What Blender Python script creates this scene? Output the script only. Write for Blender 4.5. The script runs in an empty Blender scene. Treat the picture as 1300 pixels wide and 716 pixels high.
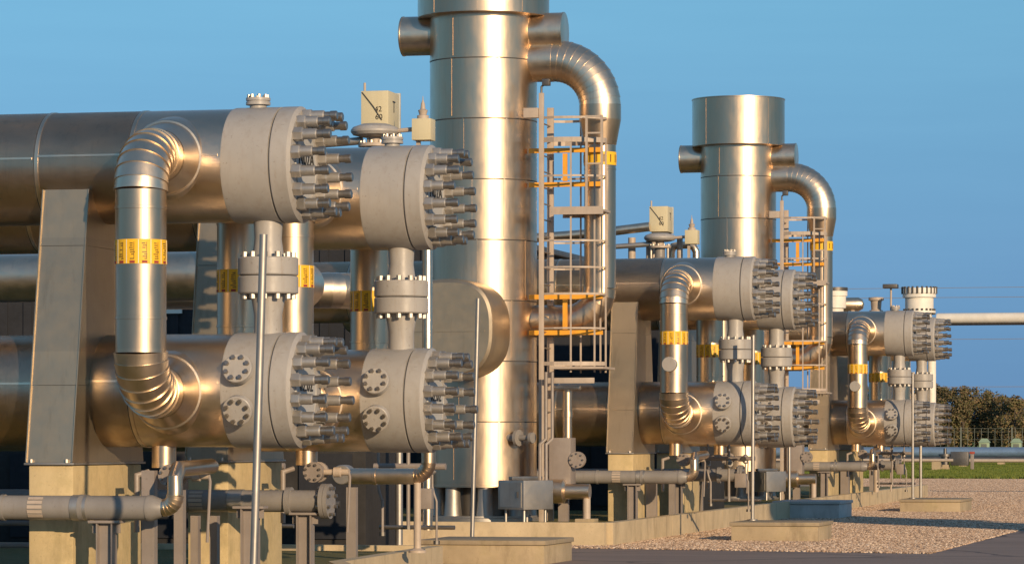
import bpy, bmesh, math, random
from mathutils import Vector, Matrix
random.seed(7)
PI = math.pi
S = bpy.context.scene
COL = S.collection
R = math.radians

# ------------------------------------------------------------------ materials
def nodes(name):
    m = bpy.data.materials.new(name); m.use_nodes = True
    nt = m.node_tree
    return m, nt, nt.nodes, nt.links, nt.nodes['Principled BSDF']

def noise(N, L, vec, scale, detail=4, rough=.55):
    n = N.new('ShaderNodeTexNoise'); n.inputs['Scale'].default_value = scale
    n.inputs['Detail'].default_value = detail; n.inputs['Roughness'].default_value = rough
    if vec is not None: L.new(vec, n.inputs['Vector'])
    return n.outputs['Fac']

def ramp(N, L, fac, stops):
    r = N.new('ShaderNodeValToRGB'); e = r.color_ramp.elements
    while len(e) < len(stops): e.new(.5)
    for q, (p, c) in zip(e, stops):
        q.position = p; q.color = (c[0], c[1], c[2], 1) if not isinstance(c, (int, float)) else (c, c, c, 1)
    L.new(fac, r.inputs['Fac']); return r.outputs['Color']

def mapping(N, L, out, scale):
    mp = N.new('ShaderNodeMapping'); mp.inputs['Scale'].default_value = scale
    L.new(out, mp.inputs['Vector']); return mp.outputs['Vector']

def bump(N, L, h, P, strength, dist):
    b = N.new('ShaderNodeBump'); b.inputs['Strength'].default_value = strength; b.inputs['Distance'].default_value = dist
    L.new(h, b.inputs['Height']); L.new(b.outputs['Normal'], P.inputs['Normal'])

def mix(N, L, f, a, b, mode='MIX'):
    m = N.new('ShaderNodeMix'); m.data_type = 'RGBA'; m.blend_type = mode
    if isinstance(f, (int, float)): m.inputs[0].default_value = f
    else: L.new(f, m.inputs[0])
    for i, v in ((6, a), (7, b)):
        if isinstance(v, tuple): m.inputs[i].default_value = (*v, 1)
        else: L.new(v, m.inputs[i])
    return m.outputs[2]

def mat_metal(name, col, rough, var=.12, streak=(1, 1, 1), metallic=1.0, rvar=.1, bmp=.004, panel=0, coat=0, grain=None):
    """sheet metal: cloudy tone, handling marks in the gloss, slightly uneven sheet"""
    m, nt, N, L, P = nodes(name)
    tc = N.new('ShaderNodeTexCoord').outputs['Object']
    v = mapping(N, L, tc, streak)
    n1 = noise(N, L, v, 1.3, 5, .6)
    lo = tuple(c * (1 - var) for c in col); hi = tuple(min(1, c * (1 + var * .7)) for c in col)
    c = ramp(N, L, n1, [(.3, lo), (.7, hi)])
    if panel:                                                     # every rolled sheet has its own tone
        mp = N.new('ShaderNodeMapping'); mp.inputs['Location'].default_value = panel[1]; mp.inputs['Scale'].default_value = panel[0]
        L.new(tc, mp.inputs['Vector'])
        sn = N.new('ShaderNodeVectorMath'); sn.operation = 'FLOOR'; L.new(mp.outputs[0], sn.inputs[0])
        oi = N.new('ShaderNodeObjectInfo'); ad = N.new('ShaderNodeVectorMath'); ad.operation = 'ADD'
        L.new(sn.outputs[0], ad.inputs[0]); L.new(oi.outputs['Random'], ad.inputs[1])
        wn = N.new('ShaderNodeTexWhiteNoise'); L.new(ad.outputs[0], wn.inputs['Vector'])
        c = mix(N, L, 1.0, c, ramp(N, L, wn.outputs['Value'], [(0, (.90, .90, .90)), (.5, (.98, .97, .95)), (1, (1.07, 1.05, 1.01))]), 'MULTIPLY')
    # run-off streaks and smears
    n5 = noise(N, L, mapping(N, L, tc, (7, 7, .5)), 1.5, 6, .7)
    c = mix(N, L, ramp(N, L, n5, [(.54, 0.0), (.74, .38)]), c, tuple(x * .55 for x in col))
    n2 = noise(N, L, v, 6, 6, .65)
    L.new(c, P.inputs['Base Color'])
    rr = ramp(N, L, n2, [(.25, rough - rvar * .5), (.75, rough + rvar)])
    L.new(rr, P.inputs['Roughness'])
    P.inputs['Metallic'].default_value = metallic
    n3 = noise(N, L, v, 2.2, 3, .5)
    bump(N, L, n3, P, .35, bmp * 5)
    if coat:
        P.inputs['Coat Weight'].default_value = coat; P.inputs['Coat Roughness'].default_value = .2
    return m

M = {}
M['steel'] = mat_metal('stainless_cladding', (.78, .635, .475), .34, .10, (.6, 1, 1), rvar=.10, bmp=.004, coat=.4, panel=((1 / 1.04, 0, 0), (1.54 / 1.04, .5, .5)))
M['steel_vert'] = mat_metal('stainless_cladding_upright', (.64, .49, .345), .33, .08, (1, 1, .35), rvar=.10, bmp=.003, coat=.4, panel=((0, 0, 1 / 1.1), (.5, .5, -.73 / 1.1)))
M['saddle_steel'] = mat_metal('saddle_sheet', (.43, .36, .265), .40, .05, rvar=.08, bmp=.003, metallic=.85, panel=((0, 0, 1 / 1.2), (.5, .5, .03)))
M['galv'] = mat_metal('galvanised', (.42, .395, .36), .48, .22, rvar=.1, metallic=.85)
M['dark_steel'] = mat_metal('dark_steel', (.16, .15, .14), .45, .25, metallic=.8)
M['stud_dark'] = mat_metal('stud_dark', (.36, .325, .285), .36, .3, metallic=.9)

def mat_paint(name, col, rough=.45, var=.08, scale=3, dirt=.0, dirtcol=(.2, .15, .1)):
    m, nt, N, L, P = nodes(name)
    tc = N.new('ShaderNodeTexCoord').outputs['Object']
    n1 = noise(N, L, tc, scale, 6, .6)
    c = ramp(N, L, n1, [(.3, tuple(x * (1 - var) for x in col)), (.7, tuple(min(1, x * (1 + var)) for x in col))])
    if dirt:
        n2 = noise(N, L, mapping(N, L, tc, (5, 5, .9)), 1.6, 6, .7)
        f = ramp(N, L, n2, [(.5, 0.0), (.75, dirt)])
        c = mix(N, L, f, c, dirtcol)
        n4 = noise(N, L, mapping(N, L, tc, (14, 14, 1.1)), 1.4, 6, .75)
        c = mix(N, L, ramp(N, L, n4, [(.58, 0.0), (.72, dirt * .9)]), c, tuple(x * y for x, y in zip(dirtcol, (.85, .62, .42))))
        c = mix(N, L, ramp(N, L, noise(N, L, tc, 30, 3), [(.66, 0.0), (.72, dirt)]), c, tuple(x * .6 for x in dirtcol))
    L.new(c, P.inputs['Base Color'])
    L.new(ramp(N, L, noise(N, L, tc, 9, 4), [(.3, rough - .06), (.7, rough + .1)]), P.inputs['Roughness'])
    bump(N, L, noise(N, L, tc, 14, 4), P, .12, .01)
    return m
M['grey'] = mat_paint('warm_grey_paint', (.35, .335, .315), .42, .07, 2, .42, (.23, .185, .14))
M['stud'] = mat_metal('stud_zinc', (.47, .44, .40), .40, .25, rvar=.15, metallic=.7)
M['pale_face'] = mat_paint('pale_cover_face', (.42, .42, .41), .5, .06)
M['pipe_grey'] = mat_paint('pipe_grey_paint', (.23, .215, .20), .42, .10, 3, .3, (.13, .10, .08))
M['post_grey'] = mat_paint('support_grey_paint', (.25, .215, .19), .5, .12, 3, .3, (.18, .13, .1))
M['beige'] = mat_paint('beige_enamel', (.56, .50, .33), .5, .05, 2, .2, (.42, .35, .22))
M['rail'] = mat_paint('pale_galvanised_paint', (.43, .355, .285), .5, .10, 4, .25)
M['orange'] = mat_paint('orange_paint', (.78, .36, .03), .5, .1, 5, .3, (.35, .12, .03))
M['yellow'] = mat_paint('yellow_marking_tape', (.82, .48, .02), .5, .06, 5, .12, (.45, .28, .03))
M['red'] = mat_paint('red_marking', (.30, .05, .03), .6)
M['black'] = mat_paint('black_lettering', (.02, .02, .02), .5)
M['white'] = mat_paint('white_marking', (.72, .69, .62), .5)
M['glyph'] = mat_paint('brown_lettering', (.20, .11, .015), .5)
M['slot'] = mat_paint('gasket_black', (.05, .045, .04), .6)
M['bluegrey'] = mat_paint('blue_grey_box_shade_and_plate', (.42, .44, .43), .6, .15, 3, .4, (.12, .12, .11))  # shade tint of one pit box; plain blue-grey on the control box plate
M['building'] = mat_paint('shade_dark_cladding', (.016, .018, .024), .85, .3, .6)  # near-black so the backdrop walls read as deep shade in full sun
M['shade_dark'] = mat_paint('shade_black_paint', (.02, .019, .019), .8, .3, 2)  # shade put into the colour of the added backdrop boxes
M['bluepipe'] = mat_metal('blue_far_pipe', (.16, .25, .38), .4, .15, metallic=.3)
M['green_mesh'] = mat_paint('fence_wire', (.13, .145, .12), .6)
M['palegreen'] = mat_paint('pale_green_enamel', (.27, .36, .24), .5)
M['cable'] = mat_paint('wire_grey', (.22, .2, .2), .6)

def mat_concrete(name, col, stain=(.13, .11, .08), amt=.75, green=0):
    m, nt, N, L, P = nodes(name)
    tc = N.new('ShaderNodeTexCoord').outputs['Object']
    c = ramp(N, L, noise(N, L, tc, 1.6, 8, .65), [(.28, tuple(x * .80 for x in col)), (.72, tuple(x * 1.12 for x in col))])
    f = ramp(N, L, noise(N, L, mapping(N, L, tc, (2.2, 2.2, .7)), 1.3, 8, .7), [(.52, 0.0), (.78, amt)])
    c = mix(N, L, f, c, stain)
    if green:
        f2 = ramp(N, L, noise(N, L, tc, 2.3, 6, .7), [(.5, 0.0), (.75, green)])
        c = mix(N, L, f2, c, (.22, .19, .05))
    c = mix(N, L, ramp(N, L, noise(N, L, tc, 45, 3), [(.62, 0.0), (.72, .35)]), c, stain)
    L.new(c, P.inputs['Base Color']); P.inputs['Roughness'].default_value = .85
    bump(N, L, noise(N, L, tc, 25, 6, .7), P, .3, .01)
    return m
M['concrete'] = mat_concrete('plinth_concrete', (.58, .455, .25), (.20, .16, .09), .7, .3)
M['kerb'] = mat_concrete('kerb_concrete', (.55, .44, .28), (.18, .13, .08), .75, .15)
M['pit'] = mat_concrete('pit_concrete', (.42, .33, .21), (.14, .10, .06), .8, .3)
M['pitlid'] = mat_concrete('pit_lid_concrete', (.34, .27, .18), (.12, .09, .06), .8, .3)

def mat_gravel():
    m, nt, N, L, P = nodes('pink_gravel')
    tc = N.new('ShaderNodeTexCoord').outputs['Object']
    vo = N.new('ShaderNodeTexVoronoi'); vo.inputs['Scale'].default_value = 17; L.new(tc, vo.inputs['Vector'])
    sep = N.new('ShaderNodeSeparateColor'); L.new(vo.outputs['Color'], sep.inputs[0])
    c = ramp(N, L, sep.outputs[0], [(0, (.16, .11, .07)), (.35, (.34, .235, .145)), (.7, (.50, .36, .225)), (1, (.70, .56, .40))])
    big = ramp(N, L, noise(N, L, tc, .35, 6, .6), [(.3, (.78, .76, .74)), (.7, (1.1, 1.06, 1.0))])
    c = mix(N, L, 1.0, c, big, 'MULTIPLY')
    L.new(c, P.inputs['Base Color']); P.inputs['Roughness'].default_value = .8
    b = N.new('ShaderNodeBump'); b.inputs['Strength'].default_value = .5; b.inputs['Distance'].default_value = .03; b.invert = True
    L.new(vo.outputs['Distance'], b.inputs['Height']); L.new(b.outputs['Normal'], P.inputs['Normal'])
    return m
M['gravel'] = mat_gravel()

def mat_asphalt():
    m, nt, N, L, P = nodes('worn_asphalt')
    tc = N.new('ShaderNodeTexCoord').outputs['Object']
    c = ramp(N, L, noise(N, L, tc, 60, 4, .7), [(.3, (.16, .118, .095)), (.7, (.27, .20, .165))])
    c = mix(N, L, ramp(N, L, noise(N, L, mapping(N, L, tc, (.25, 1.2, 1)), .9, 6, .6), [(.4, 0.0), (.7, .6)]), c, (.32, .245, .20))
    cr = N.new('ShaderNodeTexVoronoi'); cr.feature = 'DISTANCE_TO_EDGE'; cr.inputs['Scale'].default_value = .16
    wv = N.new('ShaderNodeVectorMath'); wv.operation = 'ADD'
    nz = N.new('ShaderNodeTexNoise'); nz.inputs['Scale'].default_value = .6; L.new(tc, nz.inputs['Vector'])
    L.new(tc, wv.inputs[0]); L.new(nz.outputs['Color'], wv.inputs[1]); L.new(wv.outputs[0], cr.inputs['Vector'])
    c = mix(N, L, ramp(N, L, cr.outputs['Distance'], [(.004, .7), (.012, 0.0)]), c, (.04, .03, .028))
    L.new(c, P.inputs['Base Color']); P.inputs['Roughness'].default_value = .8
    bump(N, L, noise(N, L, tc, 70, 3), P, .4, .01)
    return m
M['asphalt'] = mat_asphalt()

def mat_grass(name, a, b, c_):
    m, nt, N, L, P = nodes(name)
    tc = N.new('ShaderNodeTexCoord').outputs['Object']
    c = ramp(N, L, noise(N, L, tc, .12, 8, .65), [(.3, a), (.55, b), (.75, c_)])
    c = mix(N, L, ramp(N, L, noise(N, L, tc, 7, 6, .7), [(.4, 0.0), (.7, .55)]), c, tuple(x * .5 for x in a))
    L.new(c, P.inputs['Base Color']); P.inputs['Roughness'].default_value = .9
    bump(N, L, noise(N, L, tc, 9, 6, .7), P, .9, .12)
    return m
M['field'] = mat_grass('meadow', (.13, .19, .015), (.19, .25, .02), (.26, .28, .05))
def stone_mat():
    m, nt, N, L, P = nodes('gravel_stone')
    oi = N.new('ShaderNodeObjectInfo')
    c = ramp(N, L, oi.outputs['Random'], [(0, (.15, .105, .075)), (.3, (.37, .25, .165)), (.65, (.53, .375, .26)), (1, (.75, .61, .47))])
    L.new(c, P.inputs['Base Color']); P.inputs['Roughness'].default_value = .75
    return m
M['stone'] = stone_mat()
def blade_mat():
    m, nt, N, L, P = nodes('grass_blade')
    oi = N.new('ShaderNodeObjectInfo')
    L.new(ramp(N, L, oi.outputs['Random'], [(0, (.07, .11, .01)), (.6, (.12, .16, .015)), (1, (.19, .20, .035))]), P.inputs['Base Color']); P.inputs['Roughness'].default_value = .7
    return m
M['blade'] = blade_mat()
M['bed'] = mat_grass('mossy_bed', (.10, .11, .02), (.22, .18, .06), (.34, .26, .13))

def mat_leaf(name, stops):
    m, nt, N, L, P = nodes(name)
    g = N.new('ShaderNodeNewGeometry')
    c = ramp(N, L, g.outputs['Random Per Island'], stops)
    tc = N.new('ShaderNodeTexCoord').outputs['Object']
    c = mix(N, L, 1.0, c, ramp(N, L, noise(N, L, tc, .09, 4), [(.35, (.75, .72, .7)), (.65, (1.15, 1.1, 1.0))]), 'MULTIPLY')
    L.new(c, P.inputs['Base Color']); P.inputs['Roughness'].default_value = .8
    return m
M['leaf'] = mat_leaf('woodland_leaves', [(0, (.085, .095, .035)), (.4, (.125, .115, .045)), (.75, (.165, .12, .06)), (1, (.19, .13, .075))])
M['leaf_green'] = mat_leaf('young_leaves', [(0, (.04, .06, .015)), (1, (.11, .12, .03))])
M['bark'] = mat_paint('bark', (.07, .055, .04), .9, .2)

# ------------------------------------------------------------------ mesh builder
def frame(d):
    d = Vector(d).normalized()
    up = Vector((0, 0, 1)) if abs(d.z) < .9 else Vector((1, 0, 0))
    a = up.cross(d).normalized(); b = d.cross(a).normalized()
    return d, a, b

class MB:
    def __init__(s): s.v = []; s.f = []; s.m = []
    def add(s, vs, fs, mi=0):
        k = len(s.v); s.v += [Vector(q) for q in vs]; s.f += [tuple(i + k for i in q) for q in fs]; s.m += [mi] * len(fs); return s
    def lathe(s, o, d, prof, seg=40, mi=0, cap=True):
        o = Vector(o); d, a, b = frame(d); vs = []; fs = []; rings = []
        for t, r in prof:
            if r <= 1e-6: rings.append([len(vs)]); vs.append(o + d * t)
            else:
                rings.append(list(range(len(vs), len(vs) + seg)))
                vs += [o + d * t + (a * math.cos(2 * PI * i / seg) + b * math.sin(2 * PI * i / seg)) * r for i in range(seg)]
        for p, q in zip(rings, rings[1:]):
            for i in range(seg):
                j = (i + 1) % seg
                if len(p) == 1 and len(q) == 1: continue
                if len(p) == 1: fs.append((p[0], q[j], q[i]))
                elif len(q) == 1: fs.append((p[i], p[j], q[0]))
                else: fs.append((p[i], p[j], q[j], q[i]))
        if cap:
            if len(rings[0]) > 1: fs.append(tuple(reversed(rings[0])))
            if len(rings[-1]) > 1: fs.append(tuple(rings[-1]))
        return s.add(vs, fs, mi)
    def cyl(s, p, q, r, seg=16, mi=0, r2=None):
        p = Vector(p); q = Vector(q)
        return s.lathe(p, q - p, [(0, r), ((q - p).length, r if r2 is None else r2)], seg, mi)
    def tube(s, pts, r, seg=12, mi=0, gored=False, lip=0.0, cap=True):
        pts = [Vector(p) for p in pts]; n = len(pts)
        d, a, b = frame(pts[1] - pts[0]); rings = []
        for i in range(n):
            t0 = (pts[i] - pts[i - 1]).normalized() if i else (pts[1] - pts[0]).normalized()
            t1 = (pts[i + 1] - pts[i]).normalized() if i < n - 1 else t0
            if i:
                q = prev.rotation_difference(t0); a = q @ a; b = q @ b
            prev = t0
            nb = (t0 + t1).normalized(); ring = []
            for k in range(seg):
                off = a * math.cos(2 * PI * k / seg) + b * math.sin(2 * PI * k / seg)
                off = off - t0 * (off.dot(nb) / max(.2, t0.dot(nb)))     # slide along the pipe to the mitre plane
                rings_r = r[i] if isinstance(r, (list, tuple)) else r
                ring.append((pts[i], off, rings_r))
            rings.append(ring)
        if gored:
            for i in range(n - 1):
                vs = [p + o * rr for p, o, rr in rings[i]] + [p + o * (rr + lip) for p, o, rr in rings[i + 1]]
                fs = [(k, (k + 1) % seg, seg + (k + 1) % seg, seg + k) for k in range(seg)]
                s.add(vs, fs, mi)
                if lip and i < n - 2:
                    vs = [p + o * (rr + lip) for p, o, rr in rings[i + 1]] + [p + o * rr for p, o, rr in rings[i + 1]]
                    s.add(vs, fs, mi)
            if cap:
                s.add([p + o * rr for p, o, rr in rings[0]], [tuple(reversed(range(seg)))], mi)
                s.add([p + o * (rr + lip) for p, o, rr in rings[-1]], [tuple(range(seg))], mi)
            return s
        vs = [p + o * rr for rg in rings for p, o, rr in rg]; fs = []
        for i in range(n - 1):
            for k in range(seg):
                j = (k + 1) % seg
                fs.append((i * seg + k, i * seg + j, (i + 1) * seg + j, (i + 1) * seg + k))
        if cap: fs += [tuple(reversed(range(seg))), tuple((n - 1) * seg + k for k in range(seg))]
        return s.add(vs, fs, mi)
    def box(s, x0, x1, y0, y1, z0, z1, bev=.0, mi=0, rz=0, taper=None):
        bm = bmesh.new(); bmesh.ops.create_cube(bm, size=1)
        cx, cy, cz = (x0 + x1) / 2, (y0 + y1) / 2, (z0 + z1) / 2
        for v in bm.verts:
            v.co = Vector((v.co.x * (x1 - x0), v.co.y * (y1 - y0), v.co.z * (z1 - z0)))
        if bev: bmesh.ops.bevel(bm, geom=bm.edges[:], offset=bev, segments=2, affect='EDGES', profile=.6)
        bm.verts.index_update()
        rot = Matrix.Rotation(rz, 3, 'Z')
        s.add([rot @ v.co + Vector((cx, cy, cz)) for v in bm.verts], [tuple(v.index for v in f.verts) for f in bm.faces], mi)
        bm.free(); return s
    def bar(s, p, q, w, h, mi=0, up=(0, 0, 1)):
        p = Vector(p); q = Vector(q); d = (q - p).normalized(); up = Vector(up)
        if abs(d.dot(up)) > .95: up = Vector((0, 1, 0))
        a = d.cross(up).normalized() * w / 2; b = a.cross(d).normalized() * h / 2
        vs = [p - a - b, p + a - b, p + a + b, p - a + b, q - a - b, q + a - b, q + a + b, q - a + b]
        return s.add(vs, [(3, 2, 1, 0), (4, 5, 6, 7), (0, 1, 5, 4), (1, 2, 6, 5), (2, 3, 7, 6), (3, 0, 4, 7)], mi)
    def bolts(s, o, d, rc, n, r, t0, t1, mi=0, ph=0, seg=6):
        o = Vector(o); d, a, b = frame(d)
        for i in range(n):
            w = 2 * PI * (i + ph) / n
            c = o + (a * math.cos(w) + b * math.sin(w)) * rc
            s.cyl(c + d * t0, c + d * t1, r, seg, mi)
        return s
    def build(s, name, mats, parent=None, at=None, ang=32):
        """at: world origin of the mesh; a child is stored relative to its parent's base"""
        org = Vector(at) if at is not None else (Vector(parent['_o']) if parent else Vector((0, 0, 0)))
        me = bpy.data.meshes.new(name)
        me.from_pydata([tuple(v - org) for v in s.v], [], s.f)
        if not isinstance(mats, (list, tuple)): mats = [mats]
        for m in mats: me.materials.append(M[m])
        for p, mi in zip(me.polygons, s.m): p.material_index = mi
        me.polygons.foreach_set('use_smooth', [True] * len(me.polygons))
        me.update(); me.validate()
        me.set_sharp_from_angle(angle=R(ang))
        o = bpy.data.objects.new(name, me); COL.objects.link(o)
        if parent:
            o.parent = parent; o['_o'] = list(org); o.location = org - Vector(parent['_o'])
        else: o.location = org; o['_o'] = list(org)
        return o

def thing(name, label, cat, loc, group=None):
    o = bpy.data.objects.new(name, None); COL.objects.link(o); o.location = loc; o['_o'] = list(loc)
    o.empty_display_size = .2
    o['label'] = label; o['category'] = cat
    if group: o['group'] = group
    return o
def tag(o, label, cat, group=None, kind=None):
    if label: o['label'] = label
    if cat: o['category'] = cat
    if group: o['group'] = group
    if kind: o['kind'] = kind
    return o
def copy_tree(o, off=None, parent=None):
    c = o.copy(); COL.objects.link(c)
    if parent: c.parent = parent
    if off is not None: c.location = Vector(o.location) + Vector(off)
    for ch in list(o.children): copy_tree(ch, None, c)
    return c
def text_mb(body, size, place, extr=.004):
    """letters as solid mesh; place maps (u, v, w) to the world"""
    cu = bpy.data.curves.new('lettering', 'FONT'); cu.body = body; cu.size = size; cu.align_x = 'CENTER'; cu.align_y = 'CENTER'
    cu.extrude = extr; cu.resolution_u = 3
    t = bpy.data.objects.new('lettering', cu); COL.objects.link(t)
    dg = bpy.context.evaluated_depsgraph_get(); me = t.evaluated_get(dg).to_mesh()
    mb = MB().add([place(v.co.x, v.co.y, v.co.z) for v in me.vertices], [tuple(p.vertices) for p in me.polygons])
    t.evaluated_get(dg).to_mesh_clear(); bpy.data.objects.remove(t); bpy.data.curves.remove(cu)
    return mb
def arc(c, a, b, r, w0, w1, n):
    c = Vector(c); a = Vector(a); b = Vector(b)
    return [c + a * r * math.cos(w0 + (w1 - w0) * i / n) + b * r * math.sin(w0 + (w1 - w0) * i / n) for i in range(n + 1)]

# ------------------------------------------------------------------ the setting
GZ = .10
def sheet(name, pts, z, m, label=None):
    mb = MB().add([(x, y, z) for x, y in pts], [tuple(range(len(pts)))])
    o = mb.build(name, m); o['kind'] = 'structure'; return o
sheet('ground', [(-3000, -200), (3000, -200), (3000, 6000), (-3000, 6000)], GZ - .02, 'field')
sheet('gravel_yard', [(-90, -60), (60, -60), (60, 172), (-24, 174.5), (-90, 176)], GZ - .004, 'gravel')
sheet('asphalt_road', [(-60, -40), (60, -40), (60, 56.5), (-7.0, 58.9), (-13.2, 60.85), (-60, 61.2)], GZ, 'asphalt')
sheet('side_road', [(-6.95, 58.902), (8, 58.38), (8, 118), (-6.6, 118)], GZ, 'asphalt')
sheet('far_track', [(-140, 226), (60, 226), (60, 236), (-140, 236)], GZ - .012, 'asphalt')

def gravel_stones():
    me = bpy.data.meshes.new('gravel_stones')
    me.from_pydata([(-14.2, 60.6, GZ + .006), (-6.65, 58.6, GZ + .006), (-6.3, 118, GZ + .006), (-8, 172, GZ + .006), (-26, 173, GZ + .006), (-14.2, 118, GZ + .006)], [], [(0, 1, 2, 5), (5, 2, 3, 4)])
    o = bpy.data.objects.new('gravel_stones', me); COL.objects.link(o)
    g = bpy.data.node_groups.new('gravel_scatter', 'GeometryNodeTree')
    g.interface.new_socket('Geometry', in_out='INPUT', socket_type='NodeSocketGeometry')
    g.interface.new_socket('Geometry', in_out='OUTPUT', socket_type='NodeSocketGeometry')
    n, k = g.nodes, g.links
    gi, go = n.new('NodeGroupInput'), n.new('NodeGroupOutput')
    d = n.new('GeometryNodeDistributePointsOnFaces'); d.inputs['Density'].default_value = 210
    pn = n.new('GeometryNodeInputPosition'); nn = n.new('ShaderNodeTexNoise'); nn.inputs['Scale'].default_value = .45; nn.inputs['Detail'].default_value = 4
    mr = n.new('ShaderNodeMapRange'); mr.inputs[1].default_value = .32; mr.inputs[2].default_value = .55; mr.inputs[3].default_value = 160; mr.inputs[4].default_value = 470
    k.new(pn.outputs[0], nn.inputs['Vector']); k.new(nn.outputs['Fac'], mr.inputs[0]); k.new(mr.outputs[0], d.inputs['Density'])
    ico = n.new('GeometryNodeMeshIcoSphere'); ico.inputs['Radius'].default_value = 1; ico.inputs['Subdivisions'].default_value = 1
    sm = n.new('GeometryNodeSetMaterial'); sm.inputs['Material'].default_value = M['stone']
    iop = n.new('GeometryNodeInstanceOnPoints')
    rv = n.new('FunctionNodeRandomValue'); rv.data_type = 'FLOAT_VECTOR'; rv.inputs[0].default_value = (.012, .011, .008); rv.inputs[1].default_value = (.042, .036, .026)
    rr = n.new('FunctionNodeRandomValue'); rr.data_type = 'FLOAT_VECTOR'; rr.inputs[0].default_value = (-.5, -.5, 0); rr.inputs[1].default_value = (.5, .5, 6.28)
    k.new(gi.outputs[0], d.inputs['Mesh']); k.new(ico.outputs[0], sm.inputs[0]); k.new(d.outputs['Points'], iop.inputs['Points'])
    k.new(sm.outputs[0], iop.inputs['Instance']); k.new(rv.outputs[0], iop.inputs['Scale']); k.new(rr.outputs[0], iop.inputs['Rotation'])
    k.new(iop.outputs[0], go.inputs[0])
    o.modifiers.new('scatter', 'NODES').node_group = g
    o['kind'] = 'stuff'; o['label'] = 'loose pinkish gravel stones covering the yard'; o['category'] = 'gravel'
gravel_stones()
def meadow_tufts():
    me = bpy.data.meshes.new('meadow_grass'); z = GZ - .02
    me.from_pydata([(-30, 174.4, z), (-11, 173.6, z), (-28, 425, z), (-72, 425, z)], [], [(0, 1, 2, 3)])
    o = bpy.data.objects.new('meadow_grass', me); COL.objects.link(o)
    rnd = random.Random(3); tv = []; tf = []
    for i in range(9):
        w = rnd.uniform(0, 6.28); q = rnd.uniform(0, .16); px, py = q * math.cos(w * 2), q * math.sin(w * 2); h = rnd.uniform(.10, .2); k = len(tv)
        tv += [(px - .03 * math.sin(w), py + .03 * math.cos(w), 0), (px + .03 * math.sin(w), py - .03 * math.cos(w), 0), (px + .07 * math.cos(w), py + .07 * math.sin(w), h)]; tf.append((k, k + 1, k + 2))
    tm = bpy.data.meshes.new('grass_tuft'); tm.from_pydata(tv, [], tf); tm.materials.append(M['blade'])
    to = bpy.data.objects.new('grass_tuft', tm)
    g = bpy.data.node_groups.new('grass_scatter', 'GeometryNodeTree')
    g.interface.new_socket('Geometry', in_out='INPUT', socket_type='NodeSocketGeometry')
    g.interface.new_socket('Geometry', in_out='OUTPUT', socket_type='NodeSocketGeometry')
    n, k = g.nodes, g.links
    gi, go = n.new('NodeGroupInput'), n.new('NodeGroupOutput')
    d = n.new('GeometryNodeDistributePointsOnFaces'); d.inputs['Density'].default_value = 12
    oi = n.new('GeometryNodeObjectInfo'); oi.inputs['Object'].default_value = to; oi.inputs['As Instance'].default_value = True
    iop = n.new('GeometryNodeInstanceOnPoints')
    rr = n.new('FunctionNodeRandomValue'); rr.data_type = 'FLOAT_VECTOR'; rr.inputs[0].default_value = (0, 0, 0); rr.inputs[1].default_value = (.2, .2, 6.28)
    k.new(gi.outputs[0], d.inputs['Mesh']); k.new(d.outputs['Points'], iop.inputs['Points']); k.new(oi.outputs['Geometry'], iop.inputs['Instance'])
    k.new(rr.outputs[0], iop.inputs['Rotation']); k.new(iop.outputs[0], go.inputs[0])
    o.modifiers.new('scatter', 'NODES').node_group = g
    o['kind'] = 'stuff'; o['label'] = 'short green meadow grass beyond the gravel yard'; o['category'] = 'grass'
meadow_tufts()

# ------------------------------------------------------------------ piping module (built once, copied five times)
X1, Y1 = -10.9, 35.97
ZA, ZB = 4.88, 2.50
RH = .60
GAP = .004

def barrel(x0, x1, y, z, r, seams, d=(1, 0, 0)):
    """clad pipe from x0 to x1 with lapped circumferential joints and one lengthwise seam"""
    prof = [(0, 0.0), (.0, r * .5), (.14, r * .93), (.2, r)]
    for sx in seams:
        t = sx - x0
        prof += [(t - .012, r), (t - .01, r + .007), (t + .03, r + .007), (t + .032, r)]
    prof += [(x1 - x0, r)]
    mb = MB().lathe((x0, y, z), d, prof, 72)
    for sx in seams: mb.lathe((sx - .022, y, z), d, [(0, r + .0015), (.011, r + .0015)], 72, 1, cap=False)
    return mb

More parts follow.
